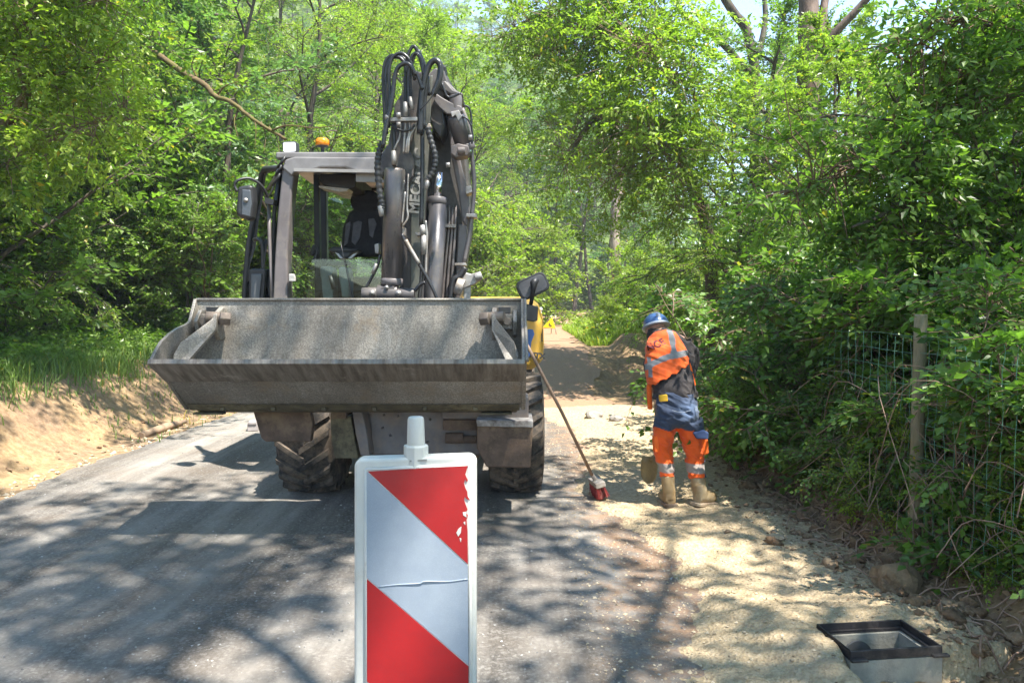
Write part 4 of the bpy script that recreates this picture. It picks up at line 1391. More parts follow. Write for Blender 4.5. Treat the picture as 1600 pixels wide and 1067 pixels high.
mb.build("roof_seal", mat("light_seal", (0.33, 0.32, 0.31), None, 5, 0.5), cab)
mb = MB()
for (x, y) in ((-2.08, 8.2), (-1.0, 8.2), (-1.0, 6.8)):
    mb.box((x - 0.045, y - 0.05, 1.2), (x + 0.045, y + 0.05, 2.93))
mb.box((-2.08, 8.17, 2.87), (-1.0, 8.24, 2.93))
mb.box((-2.08, 8.16, 2.06), (-1.78, 8.22, 2.10))
mb.box((-2.08, 8.15, 1.2), (-1.0, 8.25, 1.62))
mb.box((-1.04, 6.9, 2.02), (-0.98, 8.2, 2.07))
mb.box((-2.1, 6.7, 1.19), (-0.98, 8.2, 1.235))
mb.box((-1.985, 7.45, 1.2), (-1.93, 7.52, 2.93))      # inner door post seen through the screen
mb.build("rear_frame", PLAST, cab, 0.008)
mb = MB(); mb.box((-0.97, 6.9, 1.2), (-0.94, 8.2, 2.05)); mb.build("side_panel", GREYP, cab, 0.005)
# ceiling console and blind
MB().slab([(500, 272), (556, 272), (556, 292), (540, 297), (505, 290), (498, 282)], 7.1, 7.9).build("ceiling_console", PLAST, cab, 0.01)
MB().slab([(556, 268), (640, 272), (640, 287), (556, 284)], 6.74, 6.77).build("sun_blind", mat("blind_white", (0.45, 0.45, 0.45), (0.33, 0.33, 0.33), 5, 0.6), cab, 0.003)
MB().slab([(498, 290), (545, 295), (542, 299), (530, 300), (498, 293)], 7.0, 7.2).build("lamp_trim", WTEXT, cab, 0.003)
MB().slab([(456, 405), (640, 405), (640, 475), (640, 500), (451, 500), (450, 470)], CY + 0.03, CY + 0.036).build("lower_screen", GLASS, cab)
MB().prism([Vector((-2.03, 8.19, 1.62)), Vector((-1.04, 8.19, 1.62)), Vector((-1.04, 8.19, 2.8)), Vector((-2.03, 8.19, 2.8))], (0, 0.006, 0)).build("rear_window", GLASS, cab)
mb = MB()
mb.tube(cr([at(532, 378, 6.72), at(545, 440, 6.7), at(552, 470, 6.69), at(552, 480, 6.69)], 4), 0.004, 6)
mb.build("wiper", PLAST, cab)
MB().slab([(451, 428), (459, 428), (461, 434), (461, 440), (451, 440)], 6.66, 6.7).build("latch", WTEXT, cab, 0.008)
# seat
seat = MB()
ring = lambda pts, y: [at(x, z, y) for x, z in pts]
seat.loft([ring([(540, 352), (548, 335), (562, 326), (584, 326), (600, 340), (604, 400), (536, 400)], 7.55),
           ring([(536, 356), (546, 332), (562, 322), (586, 322), (604, 338), (608, 402), (532, 402)], 7.62),
           ring([(542, 352), (550, 335), (562, 326), (584, 326), (600, 340), (604, 400), (538, 400)], 7.78)], True, 0, False)
so = seat.build("seat", SEATC, cab, 0.03, 3)
hd = MB(); hd.slab(rrect(570, 314, 46, 34, 0, 7.55, rad=0.48), 7.55, 7.66); hd.build("headrest", SEATC, so, 0.02, 3)
MB().slab([(552, 348), (560, 345), (566, 347), (562, 372), (555, 384), (549, 378)], 7.53, 7.56).build("seat_panel", SEATG, so, 0.006)
MB().slab([(575, 342), (584, 341), (588, 350), (582, 372), (577, 368)], 7.53, 7.56).build("seat_panel", SEATG, so, 0.006)
MB().slab([(540, 350), (547, 346), (548, 352), (543, 380), (537, 385)], 7.53, 7.56).build("seat_panel", SEATG, so, 0.006)
mb = MB(); mb.box((-1.95, 7.3, 1.75), (-1.3, 7.8, 1.9)); mb.box((-1.85, 7.35, 1.24), (-1.45, 7.7, 1.75))
mb.slab([(512, 390), (520, 385), (560, 389), (556, 394), (518, 395)], 7.3, 7.6)
mb.slab([(522, 392), (550, 393), (545, 404), (528, 404)], 7.3, 7.4)
mb.build("seat_base", PLAST, so, 0.02)
mb = MB(); mb.slab([(523, 394), (528, 396), (536, 404), (531, 404)], 7.26, 7.3); mb.slab([(558, 395), (552, 397), (543, 404), (549, 404)], 7.26, 7.3)
mb.build("armrest_trim", WHITEL, so, 0.006)
for (a, b_, c_, d_, hw) in ((499, 416, 520, 470, 1), (528, 417, 545, 465, 0.7)):
    mb = MB()
    mb.slab([(a, b_ + 4), (a + 3, b_), (c_ - 4, b_), (c_, b_ + 8), (c_ + 1, d_), (a + 6, d_)], 7.0, 7.2)
    mb.build("control_pod", mat("console_grey", (0.22, 0.24, 0.25), (0.15, 0.16, 0.17), 5, 0.5), cab, 0.03, 3)
mb = MB(); mb.tube([at(516, 430, 6.95), at(522, 452, 6.95)], 0.022, 8); mb.build("joystick", PLAST, cab)
mb = MB(); mb.tube(cr([at(488, 400, 7.3), at(491, 385, 7.3), at(495, 395, 7.3), at(491, 408, 7.3)], 4), 0.02, 8)
mb.build("cab_fan", PLAST, cab)
# door standing ajar, swung back from the pillar
dr = MB()
hinge = Vector((-2.17, 6.78, 0))
def dpt(px, py, u):
    """u 0 at the pillar .. 1 at the free edge of the door"""
    return at(px, py, 6.78 + 0.75 * u)
outl = [dpt(441, 263, 0), dpt(414, 264, .85), dpt(409, 272, .93), dpt(403, 300, .96), dpt(395, 345, 1), dpt(388, 385, 1), dpt(384, 430, 1), dpt(382, 470, 1), dpt(383, 510, 1), dpt(425, 510, 0)]
dr.tube(outl, 0.028, 8)
dr.tube([dpt(437, 266, 0.1), dpt(429, 330, 0.1), dpt(426, 400, .1), dpt(428, 510, .1)], 0.02, 6)
door = dr.build("door", PLAST, EX)
MB().tube([dpt(440, 262.5, 0), dpt(416, 263.5, .85), dpt(411, 269, .93), dpt(405, 290, .95), dpt(399, 320, .97)], 0.02, 8).build("door_edge", mat("pale_edge", (0.5, 0.49, 0.48), (0.35, 0.34, 0.33), 5, 0.4), door)
mb = MB(); pane = [p + Vector((0, 0.004, 0)) for p in outl]
mb.prism(pane, (0.003, 0.006, 0)); mb.build("door_glass", GLASS, door)
mb = MB(); mb.tube(cr([dpt(397, 375, .6), dpt(404, 374, .5), dpt(410, 385, .5), dpt(411, 420, .5), dpt(410, 440, .5)], 4), 0.02, 8); mb.build("grab_handle", PLAST, door)
mb = MB(); mb.slab([(389, 424), (391, 420), (415, 420), (412, 470), (388, 470)], 7.0, 7.12); mb.build("door_pocket", PLAST, door, 0.012)
MB().slab([(392, 428), (409, 428), (405, 470), (391, 470)], 6.98, 7.01).build("pocket_panel", mat("pocket_grey", (0.12, 0.13, 0.14), None, 5, 0.4), door, 0.01)
mb = MB()
mb.tube([at(440, 262, 6.75), at(430, 280, 6.85), at(418, 296, 6.95)], [0.03, 0.022, 0.012], 7)
mb.tube([at(420, 318, 6.8), at(421, 370, 6.78), at(424, 430, 6.76), at(427, 500, 6.74)], 0.017, 6)
mb.tube([at(436, 270, 6.8), at(424, 300, 6.85), at(415, 312, 6.9)], 0.008, 6)
mb.build("door_strut", GREYP, door)
# left mirror
mb = MB(); mb.slab([(371, 291), (391, 288), (394, 292), (396, 315), (393, 343), (386, 344), (371, 339), (368, 330)], 6.55, 6.68)
lm = mb.build("wing_mirror", PLAST, EX, 0.03, 3)
MB().slab([(378, 296), (391, 297), (393, 320), (390, 339), (377, 336)], 6.535, 6.56).build("mirror_back", mat("mirror_back_blue", (0.085, 0.095, 0.11), (0.06, 0.07, 0.08), 6, 0.35), lm, 0.008)
mb = MB(); mb.tube(cr([at(371, 300, 6.6), at(367, 290, 6.6), at(372, 282, 6.6), at(390, 279, 6.65), at(406, 288, 6.7), at(416, 302, 6.75), at(419, 316, 6.8)], 4), 0.013, 7)
mb.slab([(413, 308), (428, 312), (426, 320), (414, 318)], 6.72, 6.82)
mb.build("mirror_arm", PLAST, lm)
MB().lathe([(-0.004, 0.02), (0.004, 0.02)], at(384, 313, 6.53), 'y', 12).build("mirror_badge", SILV, lm)
# work lamp, beacon
mb = MB(); mb.slab(rrect(452, 230, 22, 18, -2, 6.8, rad=.15), 6.8, 6.9); mb.slab([(448, 238), (456, 238), (458, 248), (446, 248)], 6.8, 6.86)
wl = mb.build("work_lamp", PLAST, EX, 0.006)
MB().slab(rrect(452, 230, 19, 15, -2, 6.79, rad=.15), 6.785, 6.805).build("lens", WHITEL, wl)
mb = MB(); c = at(504, 245, 7.0); mb.lathe([(0, 0.032), (0.03, 0.028), (0.035, 0.018), (0.085, 0.018), (0.09, 0.05), (0.105, 0.058)], c, 'z', 20)
bc = mb.build("beacon", PLAST, EX)
MB().lathe([(0.1, 0.058), (0.115, 0.064), (0.15, 0.063), (0.168, 0.045), (0.173, 0.001)], c, 'z', 24).build("lens", AMBER, bc)
mb = MB()
for a, b_ in (((433, 262), (446, 243)), ((438, 268), (450, 250)), ((430, 275), (440, 255)), ((426, 290), (438, 268))):
    mb.tube(cr([at(*a, 6.72), at((a[0] + b_[0]) / 2 + 3, (a[1] + b_[1]) / 2 - 2, 6.68), at(*b_, 6.72)], 3), 0.012, 6)
mb.slab([(436, 244), (462, 243), (460, 250), (438, 251)], 6.72, 6.82)
mb.build("lamp_bracket", PLAST, EX)

# ---- bucket
BX0, BX1 = -2.325, 0.075
prof = [(4.75, 1.252), (4.98, 1.125), (5.26, 0.905), (5.36, 0.915), (5.41, 1.0), (5.425, 1.15), (5.43, 1.3), (5.44, 1.5), (5.455, 1.655)]
def offset_prof(p, t):
    out = []
    for i, (y, z) in enumerate(p):
        a = p[max(i - 1, 0)]; b = p[min(i + 1, len(p) - 1)]
        d = Vector((b[0] - a[0], b[1] - a[1])).normalized()
        out.append((y - (-d.y) * -t, z + d.x * -t) if False else (y + d.y * t, z - d.x * t))
    return out
outer = offset_prof(prof, 0.022)
loop = prof + outer[::-1]
mb = MB()
mb.prism([Vector((BX0, y, z)) for y, z in loop], (BX1 - BX0, 0, 0))
bucket = mb.build("bucket", BUCK, EX, 0.003)
# cutting edge plate and wear strips
mb = MB()
ce = [(4.735, 1.268), (4.72, 1.238), (4.962, 1.100), (4.974, 1.116)]
mb.prism([Vector((BX0 - 0.012, y, z)) for y, z in ce], (BX1 - BX0 + 0.02, 0, 0))
mb.build("cutting_edge", mat("scraped_edge", (0.27, 0.235, 0.195), (0.12, 0.098, 0.078), 22, 0.5, metal=0.25, stretch=(1, 0.12, 0.12), dirt=(0.42, 0.37, 0.31), dirt_amt=0.15, bumpS=0.5, dirt_scale=9), bucket, 0.002)
mb = MB()
mb.prism([Vector((BX0 + 0.02, y, z)) for y, z in ((5.20, 0.915), (5.26, 0.868), (5.30, 0.858), (5.30, 0.89))], (BX1 - BX0 - 0.04, 0, 0))
mb.prism([Vector((BX0 + 0.06, y, z)) for y, z in ((5.28, 0.860), (5.36, 0.835), (5.36, 0.852), (5.29, 0.88))], (BX1 - BX0 - 0.10, 0, 0))
for k in range(6):
    x = BX0 + 0.25 + k * 0.36
    mb.box((x, 5.22, 0.866), (x + 0.03, 5.28, 0.89))
for x in (BX0 + 0.0, -0.25):
    mb.box((x + .03, 5.28, 0.828), (x + 0.25, 5.34, 0.842))
mb.build("wear_strip", MOSSY, bucket, 0.003)
# side plates
sp = [(4.74, 1.255), (4.80, 1.31), (4.88, 1.37), (5.0, 1.42), (5.12, 1.455), (5.27, 1.48), (5.33, 1.5), (5.43, 1.66), (5.48, 1.662), (5.49, 1.51), (5.48, 1.3), (5.47, 1.12), (5.44, 0.97), (5.37, 0.87), (5.25, 0.87), (4.97, 1.10)]
MB().prism([Vector((BX0 - 0.012, y, z)) for y, z in sp], (0.022, 0, 0)).build("side_plate", BUCK, bucket, 0.003)
MB().prism([Vector((BX1 - 0.01, y, z)) for y, z in sp], (0.03, 0, 0)).build("side_plate", BUCK, bucket, 0.003)
mb = MB()                                                  # rim along the right side plate
mb.tube([Vector((BX1 + 0.02, y, z)) for y, z in sp[:8]], 0.012, 6)
mb.build("rim", BUCK, bucket)
mb = MB(); mb.tube([Vector((BX0, 5.45, 1.655)), Vector((BX1, 5.45, 1.655))], 0.012, 8); mb.build("top_rim", BUCK, bucket)
# lugs inside both corners
for x, sg in ((BX0 + 0.13, 1), (BX1 - 0.13, -1)):
    mb = MB()
    mb.prism([Vector((x - 0.09 * sg, y, z)) for y, z in ((5.38, 1.58), (5.30, 1.50), (5.34, 1.40), (5.44, 1.38), (5.45, 1.58))], (0.03 * sg, 0, 0))
    mb.prism([Vector((x + 0.055 * sg, y, z)) for y, z in ((5.40, 1.60), (5.28, 1.55), (5.25, 1.45), (5.34, 1.36), (5.44, 1.38), (5.45, 1.6))], (0.035 * sg, 0, 0))
    mb.box((min(x - .06 * sg, x + .055 * sg), 5.34, 1.44), (max(x - .06 * sg, x + .055 * sg), 5.445, 1.55))
    mb.prism([Vector((x + .07 * sg, 5.28, 1.53)), Vector((x + .09 * sg, 5.25, 1.44)), Vector((x - .03 * sg, 4.98, 1.20)), Vector((x - .10 * sg, 4.98, 1.20)), Vector((x - .10 * sg, 5.0, 1.28)), Vector((x - 0.07 * sg, 5.04, 1.36))], (0, 0.05, 0.0))
    lug = mb.build("corner_lug", BUCK, bucket, 0.006)
    mb = MB()
    mb.tube([Vector((x - 0.0 * sg, 5.30, 1.53)), Vector((x + 0.15 * sg, 5.34, 1.52))], 0.042, 14)
    mb.tube([Vector((x + 0.10 * sg, 5.30, 1.52)), Vector((x + 0.165 * sg, 5.33, 1.515))], 0.052, 6)
    mb.tube([Vector((x - 0.02 * sg, 5.33, 1.50)), Vector((x - 0.02 * sg, 5.30, 1.50))], 0.03, 10)
    mb.build("lug_pin", mat("rusty_pin", (0.22, 0.17, 0.13), (0.13, 0.1, 0.08), 12, 0.6, metal=.3), lug, 0.004)
    mb = MB(); mb.box((x - 0.045, 5.42, 1.555), (x + 0.045, 5.437, 1.60))
    mb.build("lug_notch", PLAST, lug)
# hitch behind the bucket
mb = MB(); mb.box((-1.05, 5.56, 1.05), (-0.45, 5.95, 1.5)); mb.build("quick_hitch", DARKP, EX, 0.03)

# ---- boom and stick
BY = 6.0
mb = MB()
mb.slab([(622, 480), (628, 400), (632, 330), (634, 270), (632, 220), (630, 170), (634, 130), (648, 112), (664, 112), (668, 150), (668, 240), (666, 300), (664, 400), (662, 480)], BY, BY + 0.3)
stick = mb.build("boom_front_section", DARKP, EX, 0.015)
mb = MB()      # cheek plates of the cylinder mount
mb.slab([(593, 252), (596, 240), (606, 226), (612, 190), (618, 160), (632, 140), (640, 160), (640, 235), (648, 252), (645, 275), (634, 292), (632, 268), (618, 262), (602, 266), (597, 280), (592, 270)], BY - 0.10, BY + 0.1)
mb.build("cylinder_mount", DARKP, stick, 0.012)
mb = MB()      # curved web right of the mount
mb.slab([(640, 235), (648, 205), (655, 170), (660, 120), (676, 118), (672, 200), (668, 260), (664, 330), (660, 420), (656, 470), (646, 480), (641, 470), (642, 340), (636, 280)], BY - 0.03, BY + 0.02)
mb.build("web_plate", mat("green_grey_plate", (0.115, 0.12, 0.095), (0.08, 0.08, 0.07), 5, 0.45, dirt=(0.17, .15, .12), dirt_amt=.4), stick, 0.006)
# letters climbing the web plate
Mx = Matrix.Translation(at(652, 283, BY - 0.037)) @ Matrix.Rotation(R(90), 4, 'X') @ Matrix.Rotation(R(84), 4, 'Z')
text_obj("letters", "MECALAC", 0.115, 0.003, mat("faded_letters", (0.36, 0.35, 0.32), (0.2, 0.19, 0.18), 20, 0.6, bumpS=0), stick, Mx, 0.004)
# rear boom
mb = MB()
mb.slab([(668, 482), (670, 400), (670, 330), (672, 250), (676, 180), (684, 120), (698, 116), (716, 150), (722, 190), (728, 240), (734, 300), (736, 350), (728, 400), (716, 482)], 6.35, 6.75)
boom = mb.build("boom", mat("boom_paint", (0.075, 0.068, 0.062), (0.05, 0.046, 0.042), 5, 0.45, dirt=(0.15, .13, .11), dirt_amt=.35), EX, 0.02)
mb = MB()
mb.slab([(708, 150), (716, 200), (714, 230), (722, 262), (732, 300), (736, 340), (730, 356), (722, 345), (716, 300), (706, 250), (700, 200), (698, 170)], 6.2, 6.3)
mb.slab([(716, 350), (730, 352), (726, 420), (716, 478), (708, 478), (712, 420)], 6.2, 6.32)
mb.build("boom_cheek", GREYP, boom, 0.012)
# pivot head
mb = MB()
mb.slab([(660, 150), (664, 120), (680, 106), (694, 110), (700, 128), (712, 140), (724, 150), (722, 158), (706, 152), (694, 148), (690, 170), (694, 195), (688, 215), (676, 200), (668, 175)], 6.05, 6.4)
mb.slab([(684, 130), (690, 140), (704, 148), (722, 152), (724, 146), (708, 140), (696, 126)], 5.98, 6.05)
head = mb.build("pivot_head", DARKP, boom, 0.012)
mb = MB()
mb.slab([(680, 145), (690, 152), (704, 160), (721, 166), (723, 174), (714, 180), (698, 178), (686, 168), (678, 158)], 5.95, 6.0)
mb.tube([at(712, 150, 6.0), at(712, 172, 6.0)], 0.052, 16)
mb.build("pivot_link", GREYP, head, 0.008)
mb = MB(); mb.slab([(688, 98), (697, 104), (697, 120), (690, 126), (684, 110)], 6.3, 6.45); mb.build("end_stop", RUBBER, head, 0.01)
# pipes bundle
mb = MB()
for k, x in enumerate((693, 698, 703, 708, 713)):
    mb.tube(cr([at(x - 1, 322 + 3 * (k % 2), 6.2), at(x - 2, 360, 6.18), at(x - 6 - (4 - k), 420, 6.16), at(x - 10 - (4 - k) * 1.5, 484, 6.14)], 4), 0.013, 7)
mb.build("hydraulic_pipes", mat("dusty_pipe", (0.24, 0.2, 0.19), (0.15, 0.13, 0.12), 8, 0.45, metal=0.3), boom)
MB().slab([(690, 350), (712, 351), (712, 356), (690, 355)], 6.12, 6.17).build("pipe_clamp", SILV, boom, 0.003)


def cylinder(p0, p1, rb, p2, rr, parent, collar=True, n=22):
    """barrel p0-p1, rod p1-p2"""
    mb = MB()
    p0, p1, p2 = Vector(p0), Vector(p1), Vector(p2)
    d = (p1 - p0).normalized()
    mb.tube([p0, p0 + d * 0.02, p1 - d * 0.05], [rb * 0.9, rb, rb], n)
    o = mb.build("cylinder", STEELP, parent)
    m2 = MB()
    m2.tube([p1 - d * 0.055, p1 - d * 0.05, p1 - d * 0.008, p1], [rb, rb * 1.06, rb * 1.06, rb * 0.9], n)
    m2.build("collar", GREYP, o)
    m3 = MB(); m3.tube([p1 - d * 0.02, p2], rr, 16); m3.build("rod", CHROME, o)
    return o


cylinder(at(617, 264, 5.82), at(612, 446, 5.84), 0.083, at(610, 472, 5.84), 0.035, EX)
cylinder(at(674, 500, 6.05), at(684, 308, 6.05), 0.075, at(686, 270, 6.05), 0.032, EX)
cylinder(at(712, 182, 5.98), at(729, 236, 6.05), 0.075, at(731, 242, 6.05), 0.04, EX)
mb = MB(); mb.slab([(704, 228), (716, 224), (732, 228), (735, 238), (730, 243), (712, 246), (704, 240)], 5.95, 6.1)
mb.tube([at(715, 236, 5.93), at(727, 236, 5.93)], 0.03, 12)
mb.build("cylinder_bracket", mat("dusty_bracket", (0.21, 0.17, 0.16), (0.13, 0.11, 0.1), 6, 0.5), EX, 0.008)
mb = MB(); mb.slab([(704, 175), (717, 172), (722, 182), (716, 190), (712, 180), (706, 184)], 5.9, 6.0); mb.build("clevis", SILV, EX, 0.005)
# bottom trunnion of the left cylinder
mb = MB()
mb.tube([at(566, 460, 5.8), at(590, 459, 5.8)], [0.055, 0.052], 14)
mb.tube([at(590, 459, 5.82), at(622, 459, 5.82)], 0.07, 14)
mb.tube([at(618, 460, 5.8), at(648, 461, 5.8)], [0.052, 0.055], 14)
mb.slab([(588, 455), (596, 449), (606, 445), (616, 447), (618, 475), (588, 475)], 5.76, 5.9)
tr = mb.build("trunnion", DARKP, EX, 0.006)
mb = MB()
for x in (582, 623):
    mb.lathe([(-0.02, 0.022), (0.0, 0.022)], at(x, 458, 5.75), 'y', 10); mb.lathe([(-0.026, 0.01), (0.0, 0.01)], at(x, 458, 5.75), 'y', 8)
mb.lathe([(-0.01, 0.016), (0.03, 0.016)], at(604, 449, 5.75), 'y', 6)
mb.build("grease_cap", SILV, tr)
# coupler on the right
mb = MB()
mb.slab([(712, 430), (722, 424), (736, 428), (750, 424), (752, 436), (742, 444), (722, 452), (716, 450)], 6.0, 6.12)
mb.tube([at(712, 446, 6.0), at(724, 450, 6.0)], 0.07, 14)
mb.tube([at(742, 434, 5.98), at(753, 430, 5.98)], 0.035, 12)
mb.slab([(724, 446), (736, 448), (734, 478), (724, 478)], 6.02, 6.08)
mb.build("hose_coupler", SILV, EX, 0.008)
for poly, ya, yb in [
    ([(710, 411), (728, 411), (728, 415), (710, 415)], 6.0, 6.15),
    ([(728, 334), (744, 334), (745, 340), (728, 339)], 6.05, 6.2),
    ([(727, 292), (736, 290), (738, 300), (728, 304)], 6.05, 6.2),
    ([(608, 184), (652, 183), (652, 189), (608, 190)], 5.72, 5.78),
    ([(652, 194), (672, 193), (674, 199), (656, 200)], 5.82, 5.9),
    ([(648, 363), (664, 364), (664, 368), (650, 368)], 5.85, 5.95),
    ([(585, 382), (592, 380), (592, 396), (586, 396)], 5.9, 6.0),
    ([(624, 355), (632, 355), (632, 368), (624, 368)], 5.8, 5.9),
]:
    MB().slab(poly, ya, yb).build('hose_clamp', SILV, EX, 0.004)


# hoses
def hose(pts, r, Y, name="hydraulic_hose", m=GLOSSR, k=6):
    P = [at(p[0], p[1], p[2] if len(p) > 2 else Y) for p in pts]
    return MB().tube(cr(P, k), r, 8).build(name, m, EX)


hr_ = 0.0135
hose([(602, 205), (600, 160), (599, 115), (605, 92), (620, 87), (634, 95), (640, 115), (640, 150)], hr_, 5.85)
hose([(604, 210), (604, 160), (603, 118), (609, 94), (622, 90), (632, 99), (636, 120)], hr_, 5.8)
hose([(607, 200), (609, 150), (608, 110), (614, 90), (628, 84), (642, 98), (648, 125)], hr_, 5.75)
hose([(598, 230), (603, 200), (612, 160), (618, 115), (628, 101), (640, 102), (650, 118)], 0.017, 5.7)
hose([(633, 170), (634, 120), (636, 92), (645, 73), (653, 82), (660, 105), (664, 130)], hr_, 5.8)
hose([(638, 168), (638, 120), (640, 98), (648, 84), (657, 92), (662, 118)], hr_, 5.75)
hose([(642, 160), (641, 120), (645, 95), (652, 80), (658, 88), (667, 115), (670, 150)], hr_, 5.85)
hose([(650, 112), (655, 125), (660, 140)], hr_, 5.7)
hose([(656, 210), (658, 160), (663, 125), (671, 102), (680, 95), (688, 103), (686, 125), (676, 150)], 0.024, 5.75)
hose([(688, 100), (687, 120), (678, 145), (668, 160), (656, 172)], 0.005, 5.72)
hose([(690, 130), (700, 152), (720, 146)], 0.010, 5.9)
hose([(724, 165), (732, 168), (736, 180), (737, 200), (739, 215), (737, 225)], 0.008, 5.95)
hose([(716, 180), (730, 186), (737, 198)], 0.008, 5.93)
hose([(615, 190), (616, 230), (616, 260)], 0.016, 5.78)
hose([(626, 190), (624, 215), (615, 235)], 0.008, 5.76, m=SILV)
hose([(634, 186), (632, 215), (630, 240)], 0.009, 5.76, m=SILV)
hose([(640, 188), (640, 205), (636, 222), (634, 240)], 0.009, 5.76, m=SILV)
hose([(651, 188), (648, 200), (640, 214), (637, 240)], 0.010, 5.76, m=SILV)
hose([(610, 195), (626, 204), (640, 203), (648, 195)], 0.008, 5.74)
hose([(661, 150), (660, 200), (660, 270), (658, 355)], 0.017, 5.8)
hose([(668, 120), (663, 160), (662, 200)], 0.018, 5.78)
hose([(638, 272), (636, 320), (637, 340), (629, 354)], 0.008, 5.78, m=SILV)
hose([(633, 300), (630, 330), (628, 350)], 0.008, 5.78, m=SILV)
hose([(628, 366), (634, 380), (650, 405), (665, 430), (678, 455), (686, 476)], 0.013, 5.72)
hose([(594, 398), (590, 415), (580, 435), (572, 450)], 0.012, 5.85)
hose([(648, 455), (656, 445), (664, 441)], 0.014, 5.78)
hose([(665, 345), (667, 370), (666, 395), (665, 430)], 0.010, 5.82, m=SILV)
hose([(660, 360), (660, 400), (658, 440), (654, 476)], 0.016, 5.85)
hose([(722, 170), (732, 200), (737, 240), (741, 290), (737, 340), (733, 370), (725, 410)], 0.018, 6.1, m=GREYP)
hose([(727, 418), (718, 432), (708, 440), (703, 480)], 0.026, 6.0, m=PLAST)
MB().tube(cr([at(634, 375, 5.7), at(642, 390, 5.7), at(655, 412, 5.7)], 4), 0.015, 8).build("hose_sleeve", SILV, EX)
MB().tube(cr([at(588, 412, 5.83), at(582, 428, 5.83)], 2), 0.014, 8).build("hose_sleeve", SILV, EX)


def spiral_hose(pts, r, Y):
    P = cr([at(a, b, Y) for a, b in pts], 12)
    rr = [r * (1.0 if i % 4 < 2 else 0.82) for i in range(len(P))]
    return MB().tube(P, rr, 10).build("guarded_hose", RUBBER, EX)


spiral_hose([(598, 222), (592, 240), (590, 262), (592, 290), (596, 315), (598, 330)], 0.027, 5.75)
spiral_hose([(668, 200), (674, 222), (680, 245), (678, 265), (668, 282)], 0.025, 5.75)
for a, b_, c_, d_, r_ in ((633, 160, 634, 182, .016), (641, 152, 644, 172, .014), (615, 236, 616, 258, .018), (660, 352, 661, 368, .02), (662, 368, 662, 398, .02), (594, 322, 597, 338, .02), (668, 282, 666, 296, .016)):
    MB().tube([at(a, b_, 5.74), at((a + c_) / 2, (b_ + d_) / 2, 5.74), at(c_, d_, 5.74)], [r_, r_ * 1.25, r_], 6).build("hose_fitting", SILV, EX)
for x, y in ((623, 180), (623, 195), (700, 258), (735, 215), (605, 184)):
    MB().tube([at(x - 3, y, 5.7), at(x + 3, y, 5.7)], 0.02, 6).build("clamp_bolt", SILV, EX)


# ================================================================ delineator
DY = 1.8
dl = thing("guide_panel", (-0.225, DY, 0.02), "white plastic-framed guide panel with red and white diagonal stripes, nearest to the camera", "traffic delineator")
PLW = mat("dirty_white_plastic", (0.60, 0.60, 0.56), (0.50, 0.50, 0.46), 5, 0.45, dirt=(0.40, 0.36, 0.28), dirt_amt=0.3, bumpS=0.08)


def refl_mat(name, base, base2, crease):
    m, nt, bs = nodes_of(name)
    co = objcoord(nt)
    v = nn(nt, "ShaderNodeTexVoronoi"); v.inputs["Scale"].default_value = 260
    nt.links.new(co, v.inputs["Vector"])
    n1 = noise(nt, 5, 6, 0.7, vec=co)
    r = ramp(nt, n1.outputs[0], [(0.35, base2), (0.65, base)])
    g = ramp(nt, v.outputs["Distance"], [(0.1, (0, 0, 0)), (0.5, (1, 1, 1))])
    c = mixc(nt, g.outputs[0], r.outputs[0], mixc(nt, 0.12, r.outputs[0], (0.1, 0.1, 0.12)))
    n3 = noise(nt, 22, 6, 0.8, vec=co)
    g3 = ramp(nt, n3.outputs[0], [(0.70, (0, 0, 0)), (0.78, (1, 1, 1))])
    c = mixc(nt, g3.outputs[0], c, crease)
    nt.links.new(c, bs.inputs["Base Color"])
    bs.inputs["Roughness"].default_value = 0.3
    b = noise(nt, 8, 4, 0.6, vec=co)
    bump(nt, b.outputs[0], 0.12, 0.01, bs)
    return m


REDR = refl_mat("red_sheeting", (0.43, 0.010, 0.010), (0.33, 0.008, 0.008), (0.5, 0.05, 0.04))
WHTR = refl_mat("silver_sheeting", (0.34, 0.39, 0.45), (0.27, 0.32, 0.385), (0.42, 0.46, 0.52))


def dpx(x, y, d=0.0):
    return at(x, y, DY + d)


# outer frame as rounded rectangle shell (front at DY, 45 mm deep)
def frame_poly(x0, x1, y0, y1, tl, tr_, Y, rad):
    pts = []
    for (cx, cy, a0) in ((x0 + rad, y0 + rad + tl, 180), (x1 - rad, y0 + rad + tr_, 270), (x1 - rad, y1 - rad, 0), (x0 + rad, y1 - rad, 90)):
        for k in range(6):
            a = R(a0 + 18 * k)
            pts.append((cx + rad * math.cos(a), cy + rad * math.sin(a)))
    return pts


mb = MB()
BOT = 1255
mb.slab(frame_poly(553, 744, 712, BOT, 5, 0, DY, 13), DY, DY + 0.05)
fr_ = mb.build("frame", PLW, dl, 0.008, 3)
mb = MB()        # inner raised lip around the sheet
for a, b_ in (((572, 733), (572, BOT - 20)), ((734, 726), (735, BOT - 20)), ((572, 733), (734, 726))):
    mb.tube([dpx(*a, -0.001), dpx(*b_, -0.001)], 0.0045, 8)
mb.build("frame_lip", PLW, fr_)
SYo = -0.0035
poly_w = [(573, 737), (731, 884), (732, 1038), (573, 902)]
MB().prism([dpx(x, y, SYo) for x, y in [(573, 735), (731, 727), (732, BOT - 24), (573, BOT - 24)]], (0, 0.003, 0)).build("backing", PLW, fr_)
MB().prism([dpx(x, y, SYo - 0.002) for x, y in poly_w], (0, 0.0015, 0)).build("white_stripe", WHTR, fr_)
red1 = [(575, 736.5), (731, 727.5), (729, 735), (727, 741), (729, 746), (731, 750), (729, 753), (727, 748), (725, 755), (727, 762), (730, 768), (730.5, 775), (735, 781), (730, 780), (726, 776), (725, 781), (728, 789), (730.5, 796), (727, 800), (731, 805), (729, 812), (730.5, 830), (731, 881)]
